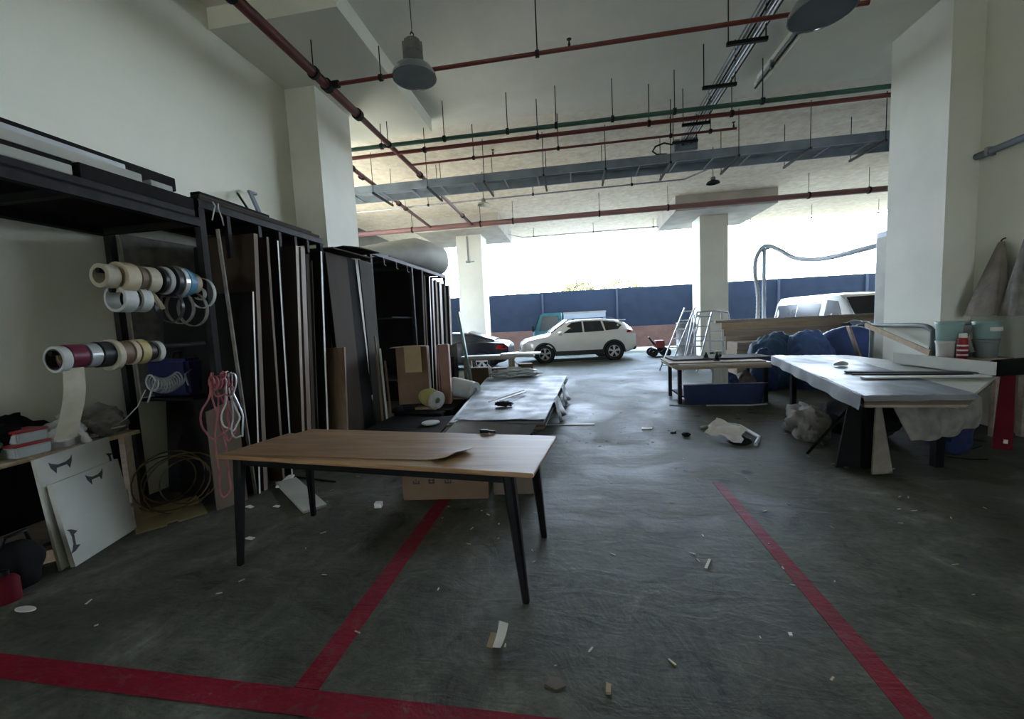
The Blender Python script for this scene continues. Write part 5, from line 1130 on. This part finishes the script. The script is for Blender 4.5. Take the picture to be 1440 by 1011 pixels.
# plastic film over the top with a hanging rim
fm = MB(); n = len(BT)
def top_pt(u, v):
    a = Vector((2.40, 3.86)); b = Vector((3.24, 3.80)); c = Vector((4.20, 7.40)); d = Vector((3.27, 7.54))
    p = a*(1-u)*(1-v)+b*u*(1-v)+c*u*v+d*(1-u)*v; return p
T('plastic_film', 'crinkled clear plastic film draped over the big table, catching the daylight', 'film', [P('plastic_film', MB().sheet([(2.42,3.86,.784),(3.22,3.82,.784),(4.12,7.28,.784),(3.27,7.50,.784)], .003, 28, 60, lambda u, v: (0, 0, .004+.016*abs(noise.noise(Vector((u*4, v*9, 1))))+.01*abs(noise.noise(Vector((u*10, v*22, 5)))))), M['white_plastic']),
   P('front_rim', MB().sheet([(2.40,3.86,.790),(3.22,3.82,.790),(3.21,3.81,.748),(2.41,3.85,.745)], .003, 20, 5, lambda u, v: (0, -.012*math.sin(u*17)*v, 0)), M['film']),
   P('side_rim', MB().sheet([(3.27,7.50,.792),(2.40,3.86,.792),(2.40,3.90,.655),(3.25,7.46,.665)], .003, 40, 5, lambda u, v: (-.014*math.sin(u*31)*v-.006, 0, 0)), M['film'])])
T('dust_disc', 'small translucent disc lying on the plastic film of the big table', 'disc', [P('dust_disc', MB().blob((3.36, 5.82, .815), (.075, .06, .05), 2, .2, 3, 1.5, .806), M['clear_plastic'])])
T('white_channel', 'long white box channel lying across the near end of the big table', 'channel', [P('channel', MB().bar((4.05, 5.95, .87), (4.09, 4.70, .87), .02, .13), M['white_lam']), P('flange', MB().bar((4.13, 5.95, .800), (4.16, 4.86, .800), .14, .012), M['white_lam'])])
for k, (p, q, z, w, m, lab) in enumerate([((3.05,5.2),(4.15,4.88),.800,.10,'greyboard','long grey strip lying before the white channel'), ((2.95,4.75),(4.0,4.66),.800,.09,'white_edge','pale strip lying nearest the edge of the big table'), ((3.0,5.0),(3.95,4.77),.800,.05,'charcoal','dark thin strip between the grey and pale ones on the big table')]):
    T('strip', lab, 'strip', [P('strip', MB().bar((p[0],p[1],z+.008+.0*k), (q[0],q[1],z+.008), w, .014), M[m])], 'strips on the big table')
# sagging bag and covers below the table
T('plastic_bag', 'grey dusty plastic bag sagging under the near end of the big table', 'bag', [P('plastic_bag', MB().sheet([(2.74,4.02,.655),(3.74,4.42,.655),(3.72,4.40,.40),(2.86,3.98,.36)], .006, 34, 14, lambda u, v: (.03*math.sin(v*3)*math.sin(u*9), -.07*math.sin(PI*v)*math.sin(PI*u)-.018*math.sin(u*22)*v, -.05*math.sin(PI*u)*v+.012*math.sin(u*19)*v)), M['rag'])])
lp = MB().prism([(0,0),(.20,0),(.07,.64),(.02,.64)], (2.66, 4.12, 0), (.98,.2,0), (0,0,1), (.0,.02,0))
T('board', 'pale tapered board standing before the leg of the big table', 'board', [P('board', lp, M['sack'])], 'boards under the big table')
T('board', 'dark board leaning under the corner of the big table', 'board', [P('board', MB().prism([(0,0),(.28,0),(.24,.56),(.10,.60)], (2.46, 4.30, 0), (.98,.10,0), (0,0,1), (0,.02,.0)), M['charcoal'])], 'boards under the big table')
T('prop_bar', 'thin black bar slanting under the edge of the big table', 'bar', [P('prop_bar', MB().bar((2.42, 4.72, 0), (2.66, 4.42, .59), .025, .025), M['black'])])
T('plastic_bag', 'torn pale film bundle lying farther under the big table', 'bag', [P('plastic_bag', MB().blob((2.72, 5.35, .16), (.16, .34, .22), 7, .4, 4, 1.8, .002, .3), M['rag'])])
T('plastic_bag', 'dark bundle in the shade under the middle of the big table', 'bag', [P('plastic_bag', MB().blob((3.35, 5.5, .16), (.28, .5, .22), 3, .3, 4, 1.6, .002, .2), M['charcoal'])])
T('navy_cloth', 'dark blue cloth bundle under the outer corner of the big table', 'cloth', [P('navy_cloth', MB().blob((3.78, 4.78, .26), (.16, .18, .30), 5, .3, 4, 1.6, .002, .2), M['navy'])])

# red plank, dark roll, drums and machine by the bare wall
T('red_plank', 'dark red upright post with a white sticker at the end of the big table', 'post', [P('post', MB().prism([(-.07,0),(.07,0),(.06,.86),(-.03,.86)], (4.33, 4.86, 0), (.8,-.6,0), (0,0,1), (.02,.03,0)), M['plank_red']), P('sticker', MB().box(4.327, 4.357, 4.842, 4.846, .07, .11, -.64), M['label_white'])])
T('dark_roll', 'thick black roll resting on the red post at the end of the big table', 'roll', [P('roll', MB().tube([(4.13,4.74,.87),(4.42,4.80,.875)], .085, 20), M['blackmatt']), P('core', MB().ring((4.424,4.80,.875), (1,.2,.0), .03, .018, .012, 16), M['core'])])
def bucket(label, x, y, z, r, h, m, lidm, group='buckets by the bare wall', stick=None):
    parts = [P('body', MB().lathe([(r*.86,0),(r*.88,.006),(r*.96,h*.82),(r*1.0,h*.83),(r*1.0,h*.88),(r*.97,h*.89),(r*.97,h*.95)], (x, y, z), (0,0,1), 30), M[m]),
             P('lid', MB().lathe([(r*1.03,h*.94),(r*1.05,h*.95),(r*1.05,h),(r*1.0,h+.008),(0,h+.008)], (x, y, z), (0,0,1), 30), M[lidm])]
    if stick: parts.append(P('sticker', MB().box(x-.06, x+.06, y-r*.98-.004, y-r*.90, z+h*.45, z+h*.68), M['label_white']))
    return T('bucket', label, 'bucket', parts, group)
wb = [P('top', MB().box(4.32, 4.985, 5.52, 5.98, .84, .875), M['old_timber'])]
for (x, y) in ((4.37,5.57),(4.93,5.57),(4.37,5.93),(4.93,5.93)): wb.append(P('leg', MB().box(x-.03, x+.03, y-.03, y+.03, 0, .84), M['old_timber']))
T('side_table', 'small timber stand in the corner of the tall column, carrying buckets', 'table', wb)
bucket('dusty white bucket under the pale green one, nearest the tall column', 4.46, 5.70, .876, .115, .20, 'drum_w', 'drum_w')
bucket('pale green bucket stacked on the dusty white one by the tall column', 4.46, 5.70, 1.088, .125, .22, 'drum', 'drum')
bucket('pale green bucket with a sticker in the middle of the stand', 4.78, 5.62, 1.10, .12, .20, 'drum', 'drum', stick=True)
bucket('grey-white bucket under the middle green one', 4.78, 5.62, .876, .11, .21, 'grey_machine', 'grey_machine')
ws = [P('top', MB().box(4.62, 4.985, 4.75, 5.40, .82, .85), M['old_timber'])]
for (x, y) in ((4.67,4.8),(4.94,4.8),(4.67,5.35),(4.94,5.35)): ws.append(P('leg', MB().box(x-.03, x+.03, y-.03, y+.03, 0, .82), M['old_timber']))
T('side_table', 'second timber stand along the bare wall behind the red post', 'table', ws)
bucket('white bucket with a green lid, closest of all along the bare wall', 4.85, 5.02, .851, .115, .44, 'drum_w', 'drum', stick=True)
gm = [P('body', MB().lathe([(.13,0),(.13,.05),(.09,.08),(.07,.20),(.10,.30),(.125,.34),(.125,.38),(.11,.39)], (4.64, 5.80, .876), (0,0,1), 26), M['grey_machine']), P('arm', MB().tube([(4.60,5.76,1.2),(4.56,5.60,1.10),(4.58,5.55,.95)], .03, 10), M['grey_machine'])]
T('grinder', 'grey machine with a waisted body between the buckets', 'machine', gm)
rc = [P('body', MB().lathe([(.042,0),(.045,.006),(.045,.20),(.038,.225),(.022,.235)], (4.56, 5.50, .876), (0,0,1), 22), M['red_plastic']), P('cap', MB().lathe([(.036,.232),(.036,.275),(.03,.282)], (4.56, 5.50, .876), (0,0,1), 18), M['label_white'])]
for k, z in enumerate((.06, .10, .14)): rc.append(P('printed_band', MB().lathe([(.0455,0),(.0455,.016)], (4.56, 5.50, .876+z), (0,0,1), 22), M['label_white']))
def can(x, y, z):
    b = [P('body', MB().lathe([(.045,0),(.048,.006),(.048,.22),(.040,.245),(.024,.255)], (x, y, z), (0,0,1), 22), M['red_plastic']), P('cap', MB().lathe([(.036,.25),(.036,.295),(.03,.302)], (x, y, z), (0,0,1), 18), M['label_white'])]
    for zz in (.05, .105, .16): b.append(P('printed_band', MB().ring((x, y, z+zz), (0,0,1), .0492, .0478, .018, 22, .0002), M['label_white']))
    T('spray_can', 'red and white can standing before the grey machine', 'can', b)
can(4.47, 5.53, .876)
# bent pipe frame with slats, by the tall column
T('pipe_stand', 'bent grey pipe frame running along the side of the tall column', 'stand', [P('tube', MB().tube(smooth([(4.55,7.15,1.25),(4.54,6.7,1.25),(4.53,6.2,1.255),(4.53,6.04,1.20),(4.53,6.02,1.10),(4.53,6.02,.5),(4.53,6.02,0)], 6), .032, 14), M['grey_machine']), P('upright', MB().cyl((4.55,7.15,0), (4.55,7.15,1.28), .03, 12), M['grey_machine'])])
T('batten', 'pale wooden batten slanting under the bent pipe frame', 'batten', [P('batten', MB().bar((4.44, 7.12, 1.26), (4.44, 5.93, .915), .02, .07), M['pine'])])
# hanging sacks
def drape(label, y0, y1, zt, zb, x, seed, m, name='sack', group='sacks hung on the bare wall', flare=.18, peak=.5):
    rings = []; n = 40; H = 16
    for j in range(H+1):
        t = j/H; z = zt+(zb-zt)*t; yc = (y0+y1)/2+(.5-peak)*(y1-y0)*t; hw = (y1-y0)/2*(.14+.86*t**.8); dp = .02+flare*t
        ring = []
        for k in range(n):
            an = 2*PI*k/n; f_ = 1+.40*t*noise.noise(Vector((math.cos(an)*1.6, math.sin(an)*1.6, seed+t)))*1.3+.16*(.3+t)*math.sin(an*5+seed+t*1.5)
            ring.append(Vector((x-.018-dp-dp*math.cos(an)*min(1.0, f_) , yc+hw*f_*math.sin(an), z)))
        rings.append(ring)
    return T(name, label, 'sack', [P(name, MB().loft(rings), M[m])], group)
drape('brown sack hung from a point on the wall, spreading out over the buckets', 5.50, 5.92, 2.22, 1.37, XR, 4, 'sack', flare=.12)
drape('narrow grey sack hung close beside the brown one', 5.30, 5.56, 2.24, 1.36, XR, 9, 'rag', flare=.08)
drape('short white sack hung beside the narrow grey one', 5.08, 5.30, 2.22, 1.80, XR, 12, 'sack_w', flare=.06)
for y, lab in ((5.71, 'small dark wall hook holding the brown sack'), (5.43, 'small dark wall hook holding the narrow grey sack'), (5.19, 'small dark wall hook holding the short white sack')):
    T('wall_hook', lab, 'hook', [P('wall_hook', MB().tube([(XR, y, 2.26), (XR-.03, y, 2.25), (XR-.045, y, 2.23), (XR-.04, y, 2.20), (XR-.02, y, 2.20)], .008, 8), M['dark_steel'])], 'hooks on the bare wall')
# bits on the floor near the red post
for k, (x, y, a, lab) in enumerate([(4.02,4.88,.2,'dark hose end on the floor by the red post'), (3.72,4.55,-.3,'dark strap on the floor between the bag and the red post')]):
    T('strap', lab, 'strap', [P('strap', MB().tube([(x-.25, y-.1*k, .008), (x-.1, y+.05, .008), (x+.05, y-.02, .008), (x+.2, y+.04+a*.2, .008)], .008, 6), M['black'])], 'straps on the floor')

# ------------------------------------------------------------------ camera, light
cam = bpy.data.cameras.new('camera'); co = bpy.data.objects.new('camera', cam); COL.objects.link(co)
cam.sensor_fit = 'HORIZONTAL'; cam.sensor_width = 36; cam.lens = 577.3/1440*36; cam.clip_start = .05; cam.clip_end = 400
yaw, pitch, roll_ = -.15505641, -.08859573, -.04831889
f_ = Vector((math.sin(yaw)*math.cos(pitch), math.cos(yaw)*math.cos(pitch), math.sin(pitch))); r_ = Vector((math.cos(yaw), -math.sin(yaw), 0)); u_ = r_.cross(f_)
c, s_ = math.cos(roll_), math.sin(roll_); rr = r_*c+u_*s_; uu = -r_*s_+u_*c
co.matrix_world = Matrix(((rr.x, uu.x, -f_.x, 0), (rr.y, uu.y, -f_.y, 0), (rr.z, uu.z, -f_.z, 1.55), (0,0,0,1)))
SC.camera = co

W = bpy.data.worlds.new('sky'); SC.world = W; W.use_nodes = True; N = W.node_tree.nodes; L = W.node_tree.links
bg = N['Background']; tc = N.new('ShaderNodeTexCoord'); sep = N.new('ShaderNodeSeparateXYZ'); L.new(tc.outputs['Generated'], sep.inputs[0])
cr = N.new('ShaderNodeValToRGB'); L.new(sep.outputs['Z'], cr.inputs['Fac'])
cr.color_ramp.elements[0].position = 0; cr.color_ramp.elements[0].color = (.84, .955, 1.10, 1); cr.color_ramp.elements[1].position = .6; cr.color_ramp.elements[1].color = (.55, .76, 1.08, 1)
L.new(cr.outputs['Color'], bg.inputs['Color']); bg.inputs['Strength'].default_value = SKY
sun = bpy.data.lights.new('sun', 'SUN'); so = bpy.data.objects.new('sun', sun); COL.objects.link(so)
sun.energy = SUN; sun.angle = math.radians(.6); sun.color = (1, .95, .86)
so.rotation_euler = Vector((-.5, -1.05, 1.4)).to_track_quat('Z', 'Y').to_euler()
SC.view_settings.view_transform = 'Standard'; SC.view_settings.look = 'None'; SC.view_settings.gamma = 1; SC.view_settings.use_curve_mapping = False
SC.view_settings.exposure = EXPO
try:
    SC.cycles.use_denoising = True; SC.cycles.max_bounces = 10; SC.cycles.diffuse_bounces = 8; SC.cycles.sample_clamp_indirect = 6
except Exception: pass
